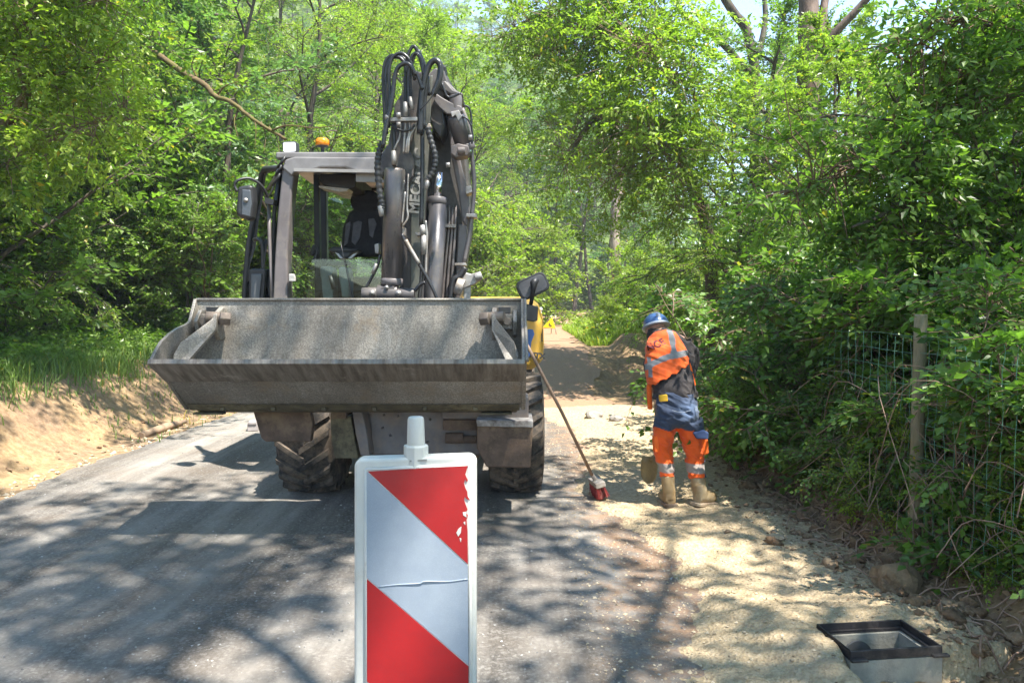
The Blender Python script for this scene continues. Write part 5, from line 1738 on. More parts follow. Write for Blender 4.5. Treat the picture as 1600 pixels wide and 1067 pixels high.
MB().prism([dpx(x, y, SYo - 0.0025) for x, y in red1], (0, 0.002, 0)).build("red_stripe", REDR, fr_)
MB().prism([dpx(x, y, SYo - 0.0025) for x, y in [(573.5, 905), (732, 1041), (732, 1078), (732, 1110), (732, 1180), (573.5, 1064)]], (0, 0.002, 0)).build("red_stripe", REDR, fr_)
MB().prism([dpx(x, y, SYo - 0.002) for x, y in [(573.5, 1066), (732, 1182), (732, BOT - 26), (573.5, BOT - 26)]], (0, 0.0015, 0)).build("white_stripe", WHTR, fr_)
mb = MB()        # torn flakes showing white
for q in ([(716, 826), (721, 822), (720, 832), (716, 838), (713, 832)], [(718, 840), (721, 841), (720, 847)], [(723, 800), (728, 799), (729, 808), (724, 805)], [(724, 816), (727, 814), (727, 820)]):
    mb.prism([dpx(x, y, SYo - 0.0032) for x, y in q], (0, 0.0006, 0))
mb.build("torn_patch", PLW, fr_)
mb = MB()        # wrinkle across the white stripe
mb.tube(cr([dpx(592, 916, SYo - .002), dpx(620, 913, SYo - .002), dpx(655, 911, SYo - .003), (dpx(664, 908, SYo - .003)), dpx(700, 908, SYo - .002), dpx(731, 904, SYo - .002)], 5), [0.0012] * 26 if False else 0.0016, 6)
mb.build("wrinkle", WHTR, fr_)
# grip on top
mb = MB()
c = at(648, 716, DY); cz = c.z
mb.lathe([(-0.03, 0.031), (0.026, 0.031), (0.03, 0.028)], (c.x, DY + 0.025, cz + 0.0), 'z', 8, smooth=False)
mb.lathe([(0.02, 0.023), (0.092, 0.0205), (0.099, 0.018), (0.101, 0.001)], (c.x, DY + 0.025, cz), 'z', 24)
gr = mb.build("grip", PLW, dl, 0.002)
mb = MB(); mb.slab([(640, 719), (667, 717.5), (667, 720), (640, 721.5)], DY - 0.003, DY + 0.01)
mb.build("slot", mat("slot_grey", (0.3, 0.3, 0.28), None, 5, 0.7), gr)
# foot
zb = at(650, BOT, DY).z
mb = MB(); mb.box((-0.28, DY + 0.0, 0.1), (-0.17, DY + 0.05, zb + 0.01)); mb.build("spigot", PLW, dl, 0.006)
mb = MB()
mb.loft([[Vector((-0.225 + sx * w, DY + 0.025 + sy * d_, z)) for sx, sy in ((-1, -1), (1, -1), (1, 1), (-1, 1))] for w, d_, z in ((0.2, 0.40, 0.02), (0.2, 0.40, 0.07), (0.15, 0.33, 0.12))], True, 0, False)
mb.build("foot", RUBBER, dl, 0.015)

# ================================================================ broom
top = at(822, 536, 5.62); bot = at(925, 742, 6.05)
gb = sz(at(931, 770, 6.15).x, 6.15)
t = thing("broom", (at(931, 770, 6.15).x, 6.15, gb), "wooden-handled broom with a red brush leaning on the excavator", "broom")
WOOD = mat("worn_handle_wood", (0.33, 0.22, 0.15), (0.2, 0.13, 0.09), 12, 0.7, stretch=(1, 1, 0.2))
d = (bot - top).normalized()
MB().tube([top, (top + bot) / 2 + Vector((0.01, 0, 0)), bot], [0.0125, 0.0135, 0.0135], 10).build("handle", WOOD, t)
hc = Vector((at(932, 770, 6.12).x, 6.10, gb + 0.10))
ax = Vector((0.35, 0.25, -0.9)).normalized()
rot = Matrix.Rotation(R(-14), 3, 'Y') @ Matrix.Rotation(R(8), 3, 'Z')
mb = MB(); mb.box((hc.x - 0.042, hc.y - 0.13, hc.z - 0.0), (hc.x + 0.042, hc.y + 0.13, hc.z + 0.045), rot)
mb.tube([bot, hc + Vector((0, 0, 0.03))], [0.018, 0.022], 8)
hd = mb.build("head", mat("dusty_head", (0.42, 0.38, 0.33), (0.27, 0.22, 0.18), 14, 0.8), t, 0.006)
rg = random.Random(4)
mb = MB()
for i in range(420):
    lx, ly = rg.uniform(-0.038, 0.038), rg.uniform(-0.125, 0.125)
    a = hc + rot @ Vector((lx, ly, 0.0)); e = hc + rot @ Vector((lx * 1.25 + rg.gauss(0, .006), ly * 1.05 + rg.gauss(0, .004), -0.085 - rg.random() * 0.01))
    mb.tube([a, e], [0.004, 0.003], 3, cap=False)
mb.build("bristles", mat("red_bristles", (0.42, 0.03, 0.03), (0.25, 0.03, 0.03), 30, 0.6, dirt=(0.3, 0.16, 0.12), dirt_amt=.4, dirt_scale=15), t)

# ================================================================ warning sign + marker at the far side
zg = gz(at(858, 515, 22).x, 22)
sx = at(858, 515, 22).x
t = thing("warning_sign", (sx, 22, zg), "yellow triangular roadworks warning sign standing on the far verge", "sign")
SIGNY = mat("sign_yellow", (0.85, 0.68, 0.01), (0.8, 0.62, 0.01), 4, 0.4, bumpS=0)
SIGNR = mat("sign_orange_edge", (0.8, 0.16, 0.02), (0.7, 0.14, 0.02), 4, 0.4, bumpS=0)
A, B_, C_ = at(862.5, 496, 22), at(868, 513, 22), at(847.5, 512, 22)
MB().prism([A, B_, C_], (0, 0.02, 0)).build("panel", SIGNY, t, 0.004)
mb = MB(); mb.tube([C_, B_], 0.014, 6); mb.build("edge", SIGNR, t)
ce_ = (A + B_ + C_) / 3 + Vector((0, -0.006, -0.01))
mb = MB(); mb.box((ce_.x - 0.035, ce_.y - .003, ce_.z - 0.04), (ce_.x - 0.01, ce_.y, ce_.z + 0.06)); mb.box((ce_.x + 0.0, ce_.y - .003, ce_.z - 0.05), (ce_.x + 0.05, ce_.y, ce_.z - 0.02))
mb.tube([ce_ + Vector((0.0, 0, 0.03)), ce_ + Vector((0.05, 0, -0.03))], 0.006, 5)
mb.build("symbol", BTEXT, t)
mb = MB(); mb.tube([C_ + Vector((0, .02, 0)), Vector((C_.x - .03, 22.1, zg))], 0.012, 6); mb.tube([B_ + Vector((0, .02, 0)), Vector((B_.x + .03, 22.1, zg))], 0.012, 6); mb.tube([A + Vector((0, .02, -0.05)), Vector((A.x, 22.5, zg))], 0.012, 6)
mb.build("leg", SILV, t)
q = at(845, 484, 24); zg = gz(q.x, 24)
t = thing("marker_post", (q.x, 24, zg), "small white round-topped marker post beyond the yellow sign", "marker post")
MB().lathe([(-0.05, 0.03), (0, 0.055), (0.05, 0.05), (0.08, 0.02)], q, 'z', 14).build("cap", WHITEL, t)
MB().tube([Vector((q.x, 24, zg)), q], 0.025, 8).build("post", WHITEL, t)

# small block on the road
p = at(397, 673, 9.5)
mb = MB(); zr = gz(p.x, 9.5) + 0.02
mb.box((p.x - 0.07, 9.4, zr), (p.x + 0.06, 9.6, zr + 0.10), Matrix.Rotation(R(12), 3, 'Z'))
mb.box((p.x - 0.055, 9.385, zr + 0.085), (p.x + 0.045, 9.59, zr + 0.12), Matrix.Rotation(R(12), 3, 'Z'))
tag(mb.build("stone_block", mat("grey_block", (0.36, 0.33, 0.32), (0.25, 0.22, 0.21), 12, 0.9), None, 0.008), "small grey stone block lying on the asphalt left of the front wheel", "block")
# stones at the mouth of the bank
rg = random.Random(12)
for (px, py, Y, sxx, lb) in ((395, 700, 9.2, 0.0, ""),):
    pass
def rock(x, y, r, seed, label, m, flat=0.6):
    bm = bmesh.new(); bmesh.ops.create_icosphere(bm, subdivisions=3, radius=1)
    g = random.Random(seed); o1 = g.random() * 50
    for v_ in bm.verts:
        n_ = float(fbm(np.array([v_.co.x * 1.3 + o1 + v_.co.z]), np.array([v_.co.y * 1.3 + v_.co.z * .7]), 1.0)[0])
        v_.co *= 1 + 0.55 * n_
        v_.co.z *= flat
        v_.co *= r
    me = bpy.data.meshes.new("stone"); bm.to_mesh(me); bm.free()
    me.materials.append(m)
    o = link("stone", me, None, (x, y, sz(x, y) + r * flat * 0.25)); o.rotation_euler = (0, 0, g.random() * 6)
    tag(o, label, "stone")
LIME = mat("limestone", (0.50, 0.40, 0.26), (0.33, 0.25, 0.16), 6, 0.9, bumpS=0.5, dirt=(0.25, 0.16, 0.09), dirt_amt=0.5)
GREYS = mat("grey_stone", (0.30, 0.28, 0.25), (0.2, 0.18, 0.16), 6, 0.9, bumpS=0.5)
EARTHL = mat("tan_earth", (0.34, 0.235, 0.13), (0.20, 0.13, 0.075), 9, 0.95, bumpS=0.9, bumpScale=25, dirt=(0.14, 0.09, 0.05), dirt_amt=0.5, dirt_scale=7)
rock(2.1, 4.0, 0.12, 1, "tan earthy lump half buried in the soil edge behind the drain chamber", EARTHL, 0.9)
rock(1.15, 10.4, 0.14, 2, "grey stone lying in the gravel beyond the worker", GREYS)
rock(1.45, 10.1, 0.10, 3, "smaller grey stone right of the larger one beyond the worker", GREYS)
rock(1.78, 4.9, 0.05, 5, "small tan stone in the gravel before the post", LIME)

# embedded log at the foot of the left bank
p0 = Vector((-4.55, 9.0, gz(-4.55, 9.0) + 0.03)); p1 = Vector((-4.45, 10.0, gz(-4.45, 10.0) + 0.05))
tag(MB().tube([p0, (p0 + p1) / 2 + Vector((0.03, 0, 0.02)), p1], [0.045, 0.055, 0.03], 9).build("log", mat("earthy_log", (0.36, 0.25, 0.16), (0.22, 0.15, 0.1), 10, 0.95, bumpS=0.6)), "short earthy log lying at the foot of the left bank", "log")

# ================================================================ drain chamber
a = R(3)
dc = thing("drain_chamber", (1.634, 3.242, 0.0), "square concrete drain chamber with a black iron frame at the lower right", "drain chamber")
CONC = mat("concrete", (0.36, 0.34, 0.285), (0.24, 0.225, 0.19), 7, 0.85, bumpS=0.5, bumpScale=60, dirt=(0.42, 0.38, 0.3), dirt_amt=0.35)
IRON = mat("iron_frame", (0.045, 0.04, 0.042), (0.03, 0.026, 0.027), 9, 0.5, metal=0.3, dirt=(0.16, 0.13, 0.11), dirt_amt=0.4, bumpS=0.2)
X0, X1, Y0_, Y1_, ZT, W = 1.634 - 0.212, 1.634 + 0.212, 3.242 - 0.139, 3.242 + 0.139, 0.094, 0.035
mb = MB()
mb.box((X0, Y0_, -0.3), (X1, Y0_ + W, ZT)); mb.box((X0, Y1_ - W, -0.3), (X1, Y1_, ZT))
mb.box((X0, Y0_ + W, -0.3), (X0 + W, Y1_ - W, ZT)); mb.box((X1 - W, Y0_ + W, -0.3), (X1, Y1_ - W, ZT))
mb.box((X0 + W, Y0_ + W, -0.3), (X1 - W, Y1_ - W, -0.25))
mb.build("box", CONC, dc)
mb = MB(); cc = Vector((1.60, Y1_ - W - 0.001, -0.04))
mb.prism([cc + Vector((0.085 * math.cos(R(t_)), 0, 0.11 * math.sin(R(t_)))) for t_ in range(0, 360, 15)], (0, -0.012, 0))
mb.build("knockout", mat("dark_concrete", (0.12, 0.12, 0.12), (0.08, 0.08, 0.08), 8, 0.7), dc)  # oval knockout in an even grey, darker than the box walls
mb = MB()
T, H = 0.008, 0.042
zt = ZT + 0.004
mb.box((X0, Y0_, zt), (X1, Y0_ + T, zt + H)); mb.box((X0, Y1_ - T, zt), (X1, Y1_, zt + H))
mb.box((X0, Y0_ + T, zt), (X0 + T, Y1_ - T, zt + H)); mb.box((X1 - T, Y0_ + T, zt), (X1, Y1_ - T, zt + H))
L_ = 0.022
mb.box((X0 + T, Y0_ + T, zt), (X1 - T, Y0_ + L_, zt + 0.012)); mb.box((X0 + T, Y1_ - L_, zt), (X1 - T, Y1_ - T, zt + 0.012))
mb.box((X0 + T, Y0_ + L_, zt), (X0 + L_, Y1_ - L_, zt + 0.012)); mb.box((X1 - L_, Y0_ + L_, zt), (X1 - T, Y1_ - L_, zt + 0.012))
for (x, y, w_) in ((X0, Y0_ - 0.022, 0.07), (X1 - 0.05, Y0_ - 0.022, 0.07), (X0 - 0.02, Y1_ - 0.09, 0.02)):
    mb.box((x - 0.005, y, zt), (x + w_, y + 0.0225 if w_ > .03 else y + .07, zt + 0.012))
mb.build("frame", IRON, dc, 0.003)
dc.rotation_euler = (0, 0, R(7))

# ================================================================ fence
FX = 2.42
fn = thing("wire_fence", (FX, 4.42, 0.3), "green wire mesh fence on a weathered wooden post at the right", "fence")
POST = mat("weathered_post", (0.34, 0.29, 0.18), (0.2, 0.17, 0.10), 6, 0.9, stretch=(4, 4, 0.5), bumpS=0.5, dirt=(0.12, 0.14, 0.06), dirt_amt=0.35)
pb, pt_ = at(1429, 830, 4.42), at(1439, 491, 4.42)
mb = MB()
mb.tube([pb - Vector((0, 0, 0.3)), pb, (pb + pt_) / 2, pt_ - Vector((0, 0, .006)), pt_], [0.040, 0.040, 0.037, 0.036, 0.032], 12)
mb.build("post", POST, fn)
WIRE = mat("green_wire", (0.10, 0.30, 0.18), (0.22, 0.42, 0.32), 20, 0.5)
mb = MB()
def fx(Y): return FX + 0.02 * math.sin(Y * 3)
zt_ = lambda Y: 0.30 + 1.13 + 0.015 * math.sin(Y * 5)
Yr = [2.2 + 0.1 * k for k in range(36)]
for k, Y in enumerate(Yr):
    zz = [0.28 + 0.1 * j for j in range(12)]
    mb.tube([Vector((fx(Y) + 0.006 * math.sin(j * 1.7 + k), Y + 0.006 * math.sin(j * 2.1 + k * 1.3), z)) for j, z in enumerate(zz)] + [Vector((fx(Y), Y, zt_(Y)))], 0.0016, 4, cap=False)
for j in range(12):
    mb.tube([Vector((fx(Y) + 0.004 * math.sin(j + Y * 9), Y, (0.30 + 0.1026 * j + 0.006 * math.sin(Y * 7 + j)))) for Y in Yr], 0.0013, 4, cap=False)
mb.build("mesh", WIRE, fn)

# ================================================================ the worker (seen from behind, bent over his shovel)
WY = 5.76
WX, WZ = 1.335, 0.0
WZ = 0.5 * (sz(1.22, 5.84) + sz(1.5, 5.7))


def wp(px, py, y=0.0):
    """point on the worker: photo pixel at his distance, y = metres further forward"""
    p = at(px, py, WY)
    return Vector((p.x, WY + y, p.z))


def flesh(chains, voxel, name, matl, parent, wr=0.0, ws=9, smooth_it=4, colf=None, seed=0, boxes=()):
    """limbs as tapered lofts, fused into one continuous skin by a voxel remesh, creased by noise"""
    mb = MB()
    for ch in chains:
        pts = [Vector(c[0]) for c in ch]
        k = len(pts)
        # resample smoothly
        P = cr(pts, 4)
        RX = np.interp(np.linspace(0, k - 1, len(P)), range(k), [c[1] for c in ch])
        RY = np.interp(np.linspace(0, k - 1, len(P)), range(k), [c[2] for c in ch])
        rings = []
        for i, p in enumerate(P):
            d = (P[min(i + 1, len(P) - 1)] - P[max(i - 1, 0)]).normalized()
            a = Vector((1, 0, 0)) if abs(d.x) < 0.8 else Vector((0, 0, 1))
            a = (a - d * a.dot(d)).normalized(); b = d.cross(a)
            rings.append([p + a * math.cos(t) * RX[i] + b * math.sin(t) * RY[i] for t in [2 * math.pi * j / 20 for j in range(20)]])
        mb.loft(rings, True)
        for q, rx, ry in (((P[0]), RX[0], RY[0]), (P[-1], RX[-1], RY[-1])):
            pass
    for lo, hi, rt in boxes:
        mb.box(lo, hi, rt)
    me = bpy.data.meshes.new("tmp"); me.from_pydata(mb.v, [], mb.f)
    bm = bmesh.new(); bm.from_mesh(me); bmesh.ops.recalc_face_normals(bm, faces=bm.faces); bm.to_mesh(me); bm.free()
    o = bpy.data.objects.new("tmp", me); COL.objects.link(o)
    r = o.modifiers.new("r", 'REMESH'); r.mode = 'VOXEL'; r.voxel_size = voxel
    s_ = o.modifiers.new("s", 'SMOOTH'); s_.iterations = smooth_it; s_.factor = 0.5
    dg = bpy.context.evaluated_depsgraph_get()
    m2 = bpy.data.meshes.new_from_object(o.evaluated_get(dg))
    bpy.data.objects.remove(o); m2.name = name
    n = len(m2.vertices)
    co = np.empty(n * 3); m2.vertices.foreach_get("co", co); co = co.reshape(-1, 3)
    no = np.empty(n * 3); m2.vertices.foreach_get("normal", no); no = no.reshape(-1, 3)
    if wr:
        w = fbm(co[:, 0] * 0.8 + co[:, 1] + seed, co[:, 2] * 1.6 + 0.6 * co[:, 0] + seed, ws, 3)
        w = -np.abs(w) * 1.6 + 0.5 * fbm(co[:, 0] + seed, co[:, 2] + co[:, 1], 4, 2)
        co = co + no * (w * wr)[:, None]
    if colf is not None:
        c = colf(co, no)
        a = m2.color_attributes.new("paint", 'FLOAT_COLOR', 'POINT')
        a.data.foreach_set("color", np.concatenate([c, np.ones((n, 1))], 1).astype(np.float32).ravel())
    b = np.array(world_origin(parent)); co = co - b
    m2.vertices.foreach_set("co", co.ravel())
    m2.polygons.foreach_set("use_smooth", np.ones(len(m2.polygons), bool))
    m2.materials.clear(); m2.materials.append(matl)
    m2.update()
    return link(name, m2, parent)


def painted(name, rough=0.85, sc=160):
    m, nt, bs = nodes_of(name)
    a = nn(nt, "ShaderNodeAttribute", attribute_name="paint")
    n1 = noise(nt, sc, 3, 0.7, vec=objcoord(nt))
    n2 = noise(nt, 7, 5, 0.7, vec=objcoord(nt))
    c = mixc(nt, n2.outputs[0], a.outputs["Color"], mixc(nt, 1.0, a.outputs["Color"], (0.68, 0.68, 0.68), 'MULTIPLY'))
    nt.links.new(c, bs.inputs["Base Color"])
    bs.inputs["Roughness"].default_value = rough
    bs.inputs["Sheen Weight"].default_value = 0.15
    bump(nt, n1.outputs[0], 0.25, 0.003, bs)
    return m


SKIN = mat("skin", (0.48, 0.28, 0.20), (0.42, 0.24, 0.17), 8, 0.55, bumpS=0.05)
wk = thing("person", (WX, WY, WZ), "worker in orange high-visibility vest and blue and orange trousers bending over a shovel, blue helmet", "person")

hipL, hipR = wp(1043, 650, 0.0), wp(1077, 650, 0.0)
kneeL, kneeR = wp(1042, 712, 0.07), wp(1088, 712, 0.05)
ankL, ankR = wp(1046, 782, 0.0), wp(1093, 785, -0.02)
pel = wp(1060, 640, 0.0)
waist = wp(1059, 610, 0.05); chest = wp(1058, 560, 0.20); neckb = wp(1054, 528, 0.33); head = wp(1043, 516, 0.47)
shL, shR = wp(1034, 547, 0.32), wp(1080, 537, 0.27)
elL, elR = wp(1034, 590, 0.50), wp(1090, 580, 0.30)
haL, haR = wp(1047, 622, 0.60), wp(1086, 606, 0.56)

# --- shovel: handle between the hands, blade just left of his left boot
sh = thing("shovel", wp(1023, 760, 0.22), "long-handled shovel with a dull yellow-brown blade held by the worker", "shovel")
s_top = haR + (haR - haL) * 0.6 + Vector((0, 0.0, 0.05))
s_low = wp(1040, 720, 0.30)
dirn = (s_low - s_top).normalized()
MB().tube([s_top, haR, haL, s_low], [0.016, 0.015, 0.015, 0.016], 10).build("handle", WOOD, sh)
BL = mat("shovel_blade", (0.30, 0.23, 0.10), (0.20, 0.15, 0.07), 9, 0.45, metal=0.3, dirt=(0.4, 0.32, 0.2), dirt_amt=.4)
mb = MB()
rows = []
for k, (zz, hw, cup) in enumerate(((0, .075, .02), (0.06, .085, .025), (0.12, .088, .025), (0.17, .075, .02), (0.205, .045, .01), (0.22, .008, 0))):
    c0 = s_low + Vector((-0.078 - zz * 0.05, -0.05, -zz - 0.022))
    rows.append([c0 + Vector((u * hw * 0.62, -u * hw * 0.75 + cup * (1 - u * u), 0)) for u in (-1, -.6, -.2, .2, .6, 1)])
vs = [p for r_ in rows for p in r_]; back = [p + Vector((-0.003, 0.004, 0)) for p in vs]
fs = []
for i in range(5):
    for j in range(5):
        q = i * 6 + j
        fs.append((q, q + 1, q + 7, q + 6)); fs.append((q + 36, q + 42, q + 43, q + 37))
for j in range(5):
    fs.append((j, j + 36, j + 37, j + 1)); fs.append((30 + j, 31 + j, 67 + j, 66 + j))
for i in range(5):
    fs.append((i * 6, i * 6 + 6, i * 6 + 42, i * 6 + 36)); fs.append((i * 6 + 5, i * 6 + 41, i * 6 + 47, i * 6 + 11))
mb.add(vs + back, fs, True)
mb.tube([s_low - dirn * 0.08, s_low, s_low + Vector((-0.075, -0.05, -0.05))], [0.018, 0.022, 0.015], 8)
mb.build("blade", BL, sh)


# --- body: one continuous skin, with head, face and five-fingered hands
def hand(c, ax, palm_dir, side):
    """palm at c; fingers curl round the axis ax"""
    ch = []
    ax = ax.normalized(); pd = palm_dir.normalized(); out = ax.cross(pd).normalized()
    ch.append([(c - pd * 0.055, 0.027, 0.022), (c - pd * 0.03, 0.040, 0.020), (c - pd * 0.0 + out * 0.018, 0.042, 0.018)])
    for i, L in enumerate((0.9, 1.0, 0.95, 0.78)):
        o = ax * (0.03 - 0.02 * i) * 1.0 + out * 0.02
        p0 = c + o
        ch.append([(p0, 0.0095, 0.0095), (p0 + pd * 0.028 * L, 0.009, 0.009), (p0 + pd * 0.040 * L - out * 0.022, 0.0085, 0.0085), (p0 + pd * 0.020 * L - out * 0.038, 0.0075, 0.0075)])
    t0 = c - pd * 0.025 + ax * 0.03
    ch.append([(t0, 0.012, 0.012), (t0 + ax * 0.02 - out * 0.015, 0.011, 0.011), (t0 + ax * 0.02 + pd * 0.03 - out * 0.035, 0.009, 0.009)])
    return ch


chains = [
    [(pel - Vector((0, 0, 0.06)), 0.12, 0.08), (pel, 0.13, 0.085), (waist, 0.12, 0.075), (chest, 0.14, 0.085), (neckb - Vector((0, 0.03, .02)), 0.08, 0.06)],
    [(shL, 0.045, 0.045), (neckb, 0.055, 0.045), (shR, 0.045, 0.045)],
    [(neckb, 0.062, 0.06), (head - Vector((0, 0.05, 0.03)), 0.058, 0.06)],
    [(head + Vector((0, 0.055, -0.135)), 0.04, 0.035), (head + Vector((0, 0.045, -0.09)), 0.062, 0.07), (head + Vector((0, 0.02, -0.03)), 0.074, 0.092), (head + Vector((0, 0.0, 0.03)), 0.077, 0.095), (head + Vector((0, -0.01, 0.08)), 0.055, 0.065)],
    [(head + Vector((0, 0.11, -0.01)), 0.010, 0.010), (head + Vector((0, 0.135, -0.05)), 0.014, 0.014)],              # nose
    [(head + Vector((-0.03, 0.105, -0.085)), 0.008, 0.008), (head + Vector((0.03, 0.105, -0.085)), 0.008, 0.008)],     # lips
    [(head + Vector((-0.05, 0.095, 0.012)), 0.012, 0.01), (head + Vector((0.05, 0.095, 0.012)), 0.012, 0.01)],        # brow
    [(head + Vector((-0.078, 0.0, 0.01)), 0.008, 0.018), (head + Vector((-0.082, -0.005, -0.045)), 0.007, 0.012)],
    [(head + Vector((0.078, 0.0, 0.01)), 0.008, 0.018), (head + Vector((0.082, -0.005, -0.045)), 0.007, 0.012)],
    [(shL, 0.043, 0.043), (elL, 0.04, 0.04), (haL - (haL - elL).normalized() * 0.06, 0.027, 0.024)],
    [(shR, 0.045, 0.045), (elR, 0.04, 0.04), (haR - (haR - elR).normalized() * 0.06, 0.027, 0.024)],
    [(hipL, 0.065, 0.07), (kneeL, 0.055, 0.06), (ankL, 0.04, 0.045)],
    [(hipR, 0.065, 0.07), (kneeR, 0.055, 0.06), (ankR, 0.04, 0.045)],
    [(ankL, 0.04, 0.04), (ankL + Vector((0.0, 0.16, -0.03)), 0.035, 0.025)],
    [(ankR, 0.04, 0.04), (ankR + Vector((0.13, 0.06, -0.03)), 0.035, 0.025)],
]
sdir = (haR - haL).normalized()
chains += hand(haL, sdir, (haL - elL), -1) + hand(haR, sdir, (haR - elR), 1)
bodyo = flesh(chains, 0.006, "body", SKIN, wk, 0)
for sx_ in (-1, 1):
    MB().lathe([(-0.012, .001), (-0.006, 0.010), (0.006, 0.010), (0.012, .001)], head + Vector((sx_ * 0.032, 0.088, -0.012)), 'y', 12).build("eye", WHITEL, bodyo)

ORA = np.array([0.92, 0.125, 0.008]); NAVY = np.array([0.033, 0.052, 0.10]); DENIM = np.array([0.068, 0.105, 0.185]); REFL = np.array([0.36, 0.31, 0.28])
GREYT = np.array([0.20, 0.205, 0.21])


def pxz(co):
    """back to photo pixels along the picture plane at the worker's distance, used to lay out the cloth panels"""
    d = WY
    return 800 + co[:, 0] / d * F, co[:, 2]


def zpx(y):
    return at(1060, y, WY).z


def tcol(co, no):
    n = len(co)
    x, z, y = co[:, 0], co[:, 2], co[:, 1] - WY
    c = np.tile(ORA, (n, 1))
    xl = at(1060, 650, WY).x
    zb = zpx(669) + 0.01 * np.sin(x * 40) + np.where(x > at(1080, 650, WY).x, -0.03, 0)
    blue = z > zb
    c[blue] = NAVY
    # worn denim centre of the seat
    f = sst(0.11, 0.03, np.hypot((x - at(1072, 640, WY).x) * 0.8, z - zpx(640)))[:, None] * 0.9
    c = np.where(blue[:, None], c * (1 - f) + DENIM * 1.25 * f, c)
    f = sst(0.035, 0.015, np.hypot((x - at(1086, 645, WY).x), z - zpx(637)))[:, None] * 0.35
    c = np.where(blue[:, None], c * (1 - f) + np.array([.3, .34, .42]) * f, c)
    band = (z < zpx(724)) & (z > zpx(738))
    c[band] = REFL
    # navy strip on the outside of the right leg and hem
    xs = at(1101, 730, WY).x
    c[(x > xs - 0.006) & (z < zpx(716)) & ~band] = NAVY
    c[(x > at(1102, 690, WY).x) & (z < zpx(678)) & (z > zpx(690))] = NAVY
    return c


tr_ch = [
    [(wp(1057, 612, 0.04), 0.158, 0.11), (wp(1057, 628, 0.01), 0.168, 0.125), (wp(1058, 646, -0.01), 0.172, 0.128), (wp(1060, 658, 0.0), 0.165, 0.11), (wp(1061, 666, 0.01), 0.13, 0.08)],
    [(wp(1041, 655, 0.0), 0.10, 0.11), (wp(1038, 676, 0.02), 0.096, 0.105), (wp(1038, 700, 0.05), 0.086, 0.095), (wp(1041, 722, 0.05), 0.078, 0.08), (wp(1044, 738, 0.03), 0.068, 0.075), (wp(1044, 747, 0.02), 0.066, 0.07)],
    [(wp(1078, 655, 0.0), 0.10, 0.115), (wp(1081, 676, 0.02), 0.102, 0.11), (wp(1086, 700, 0.04), 0.093, 0.10), (wp(1088, 722, 0.04), 0.082, 0.085), (wp(1089, 738, 0.02), 0.076, 0.078), (wp(1090, 748, 0.01), 0.076, 0.076)],
]
TRM = painted("work_trousers")
tro = flesh(tr_ch, 0.008, "trousers", TRM, wk, 0.024, 10, 3, tcol, 3)
mb = MB(); mb.slab([(1096, 685), (1107, 686), (1108, 709), (1100, 712), (1097, 706)], WY - 0.04, WY + 0.05); mb.build("cargo_pocket", mat("hi_vis_orange", (0.95, 0.16, 0.012), (0.8, 0.12, 0.01), 9, 0.8, bumpS=0.2), tro, 0.012)
mb = MB(); mb.slab([(1083, 676), (1100, 672), (1108, 676), (1107, 687), (1098, 686), (1089, 686)], WY - 0.105, WY + 0.02); mb.build("pocket_flap", mat("navy_cloth", (0.05, 0.085, 0.2), (0.035, 0.06, 0.14), 9, 0.85, bumpS=0.2), tro, 0.01)
mb = MB(); mb.slab([(1022, 682), (1030, 680), (1031, 706), (1023, 708)], WY - 0.04, WY + 0.05); mb.build("cargo_pocket", MATS["hi_vis_orange"], tro, 0.01)
mb = MB(); mb.slab([(1030, 618), (1043, 616.5), (1044, 627), (1031, 628)], WY - 0.135, WY - 0.10); mb.build("yellow_patch", mat("patch_yellow", (0.72, 0.42, 0.02), (0.6, 0.34, 0.02), 9, 0.7), tro, 0.006)
mb = MB()
mb.tube(cr([wp(1044, 637, -0.145), wp(1058, 640, -0.15), wp(1072, 637, -0.148)], 4), 0.0022, 5)
mb.build("pocket_seam", mat("pale_thread", (0.3, 0.34, 0.42), None, 5, 0.8), tro)

# boots
BOOT = mat("rubber_boot", (0.34, 0.235, 0.115), (0.25, 0.17, 0.085), 6, 0.5, dirt=(0.42, 0.35, 0.24), dirt_amt=0.45, bumpS=0.1)
BSOLE = mat("muddy_sole", (0.20, 0.13, 0.085), (0.13, 0.085, 0.055), 9, 0.7, dirt=(0.42, 0.34, 0.24), dirt_amt=0.5)
def boot(top_, mid, ank, toe, w):
    g = min(ank.z - 0.0, 9)
    fl = sz(ank.x, ank.y) + 0.005
    a2 = Vector((ank.x, ank.y, fl + 0.055)); t2 = Vector((toe.x, toe.y, fl + 0.042))
    d = (t2 - a2); dn = d.normalized()
    b = flesh([[(top_, w, w * 1.05), (mid, w * 0.92, w * 0.98), (Vector((ank.x, ank.y, fl + 0.12)), w * 0.85, w * 0.95), (a2, w * 0.82, w * 0.98)],
               [(a2 - dn * 0.045, w * 0.75, 0.05), (a2 + d * 0.35, w * 0.88, 0.055), (a2 + d * 0.75, w * 0.95, 0.045), (t2, w * 0.62, 0.03)]], 0.007, "boot", BOOT, wk, 0.004, 8, 4, None, ank.x)
    m3 = MB()
    s_ = dn.cross(Vector((0, 0, 1))).normalized()
    pts = [(-0.075, .6), (-0.06, .9), (0.0, .95), (0.4, .9), (0.75, 1.06), (0.95, .85), (1.06, .35)]
    def row(sg, z):
        return [Vector((a2.x, a2.y, z)) + (dn * (u if u < 0 else u * d.length)) + s_ * sg * w * v_ for u, v_ in pts]
    L_, R_ = row(1, fl - 0.006), row(-1, fl - 0.006)
    m3.prism(L_ + R_[::-1], (0, 0, 0.026))
    m3.build("sole", BSOLE, b, 0.005)
boot(wp(1044, 744, 0.02), wp(1045, 765, 0.0), wp(1046, 790, 0.0), wp(1043, 790, 0.20), 0.056)
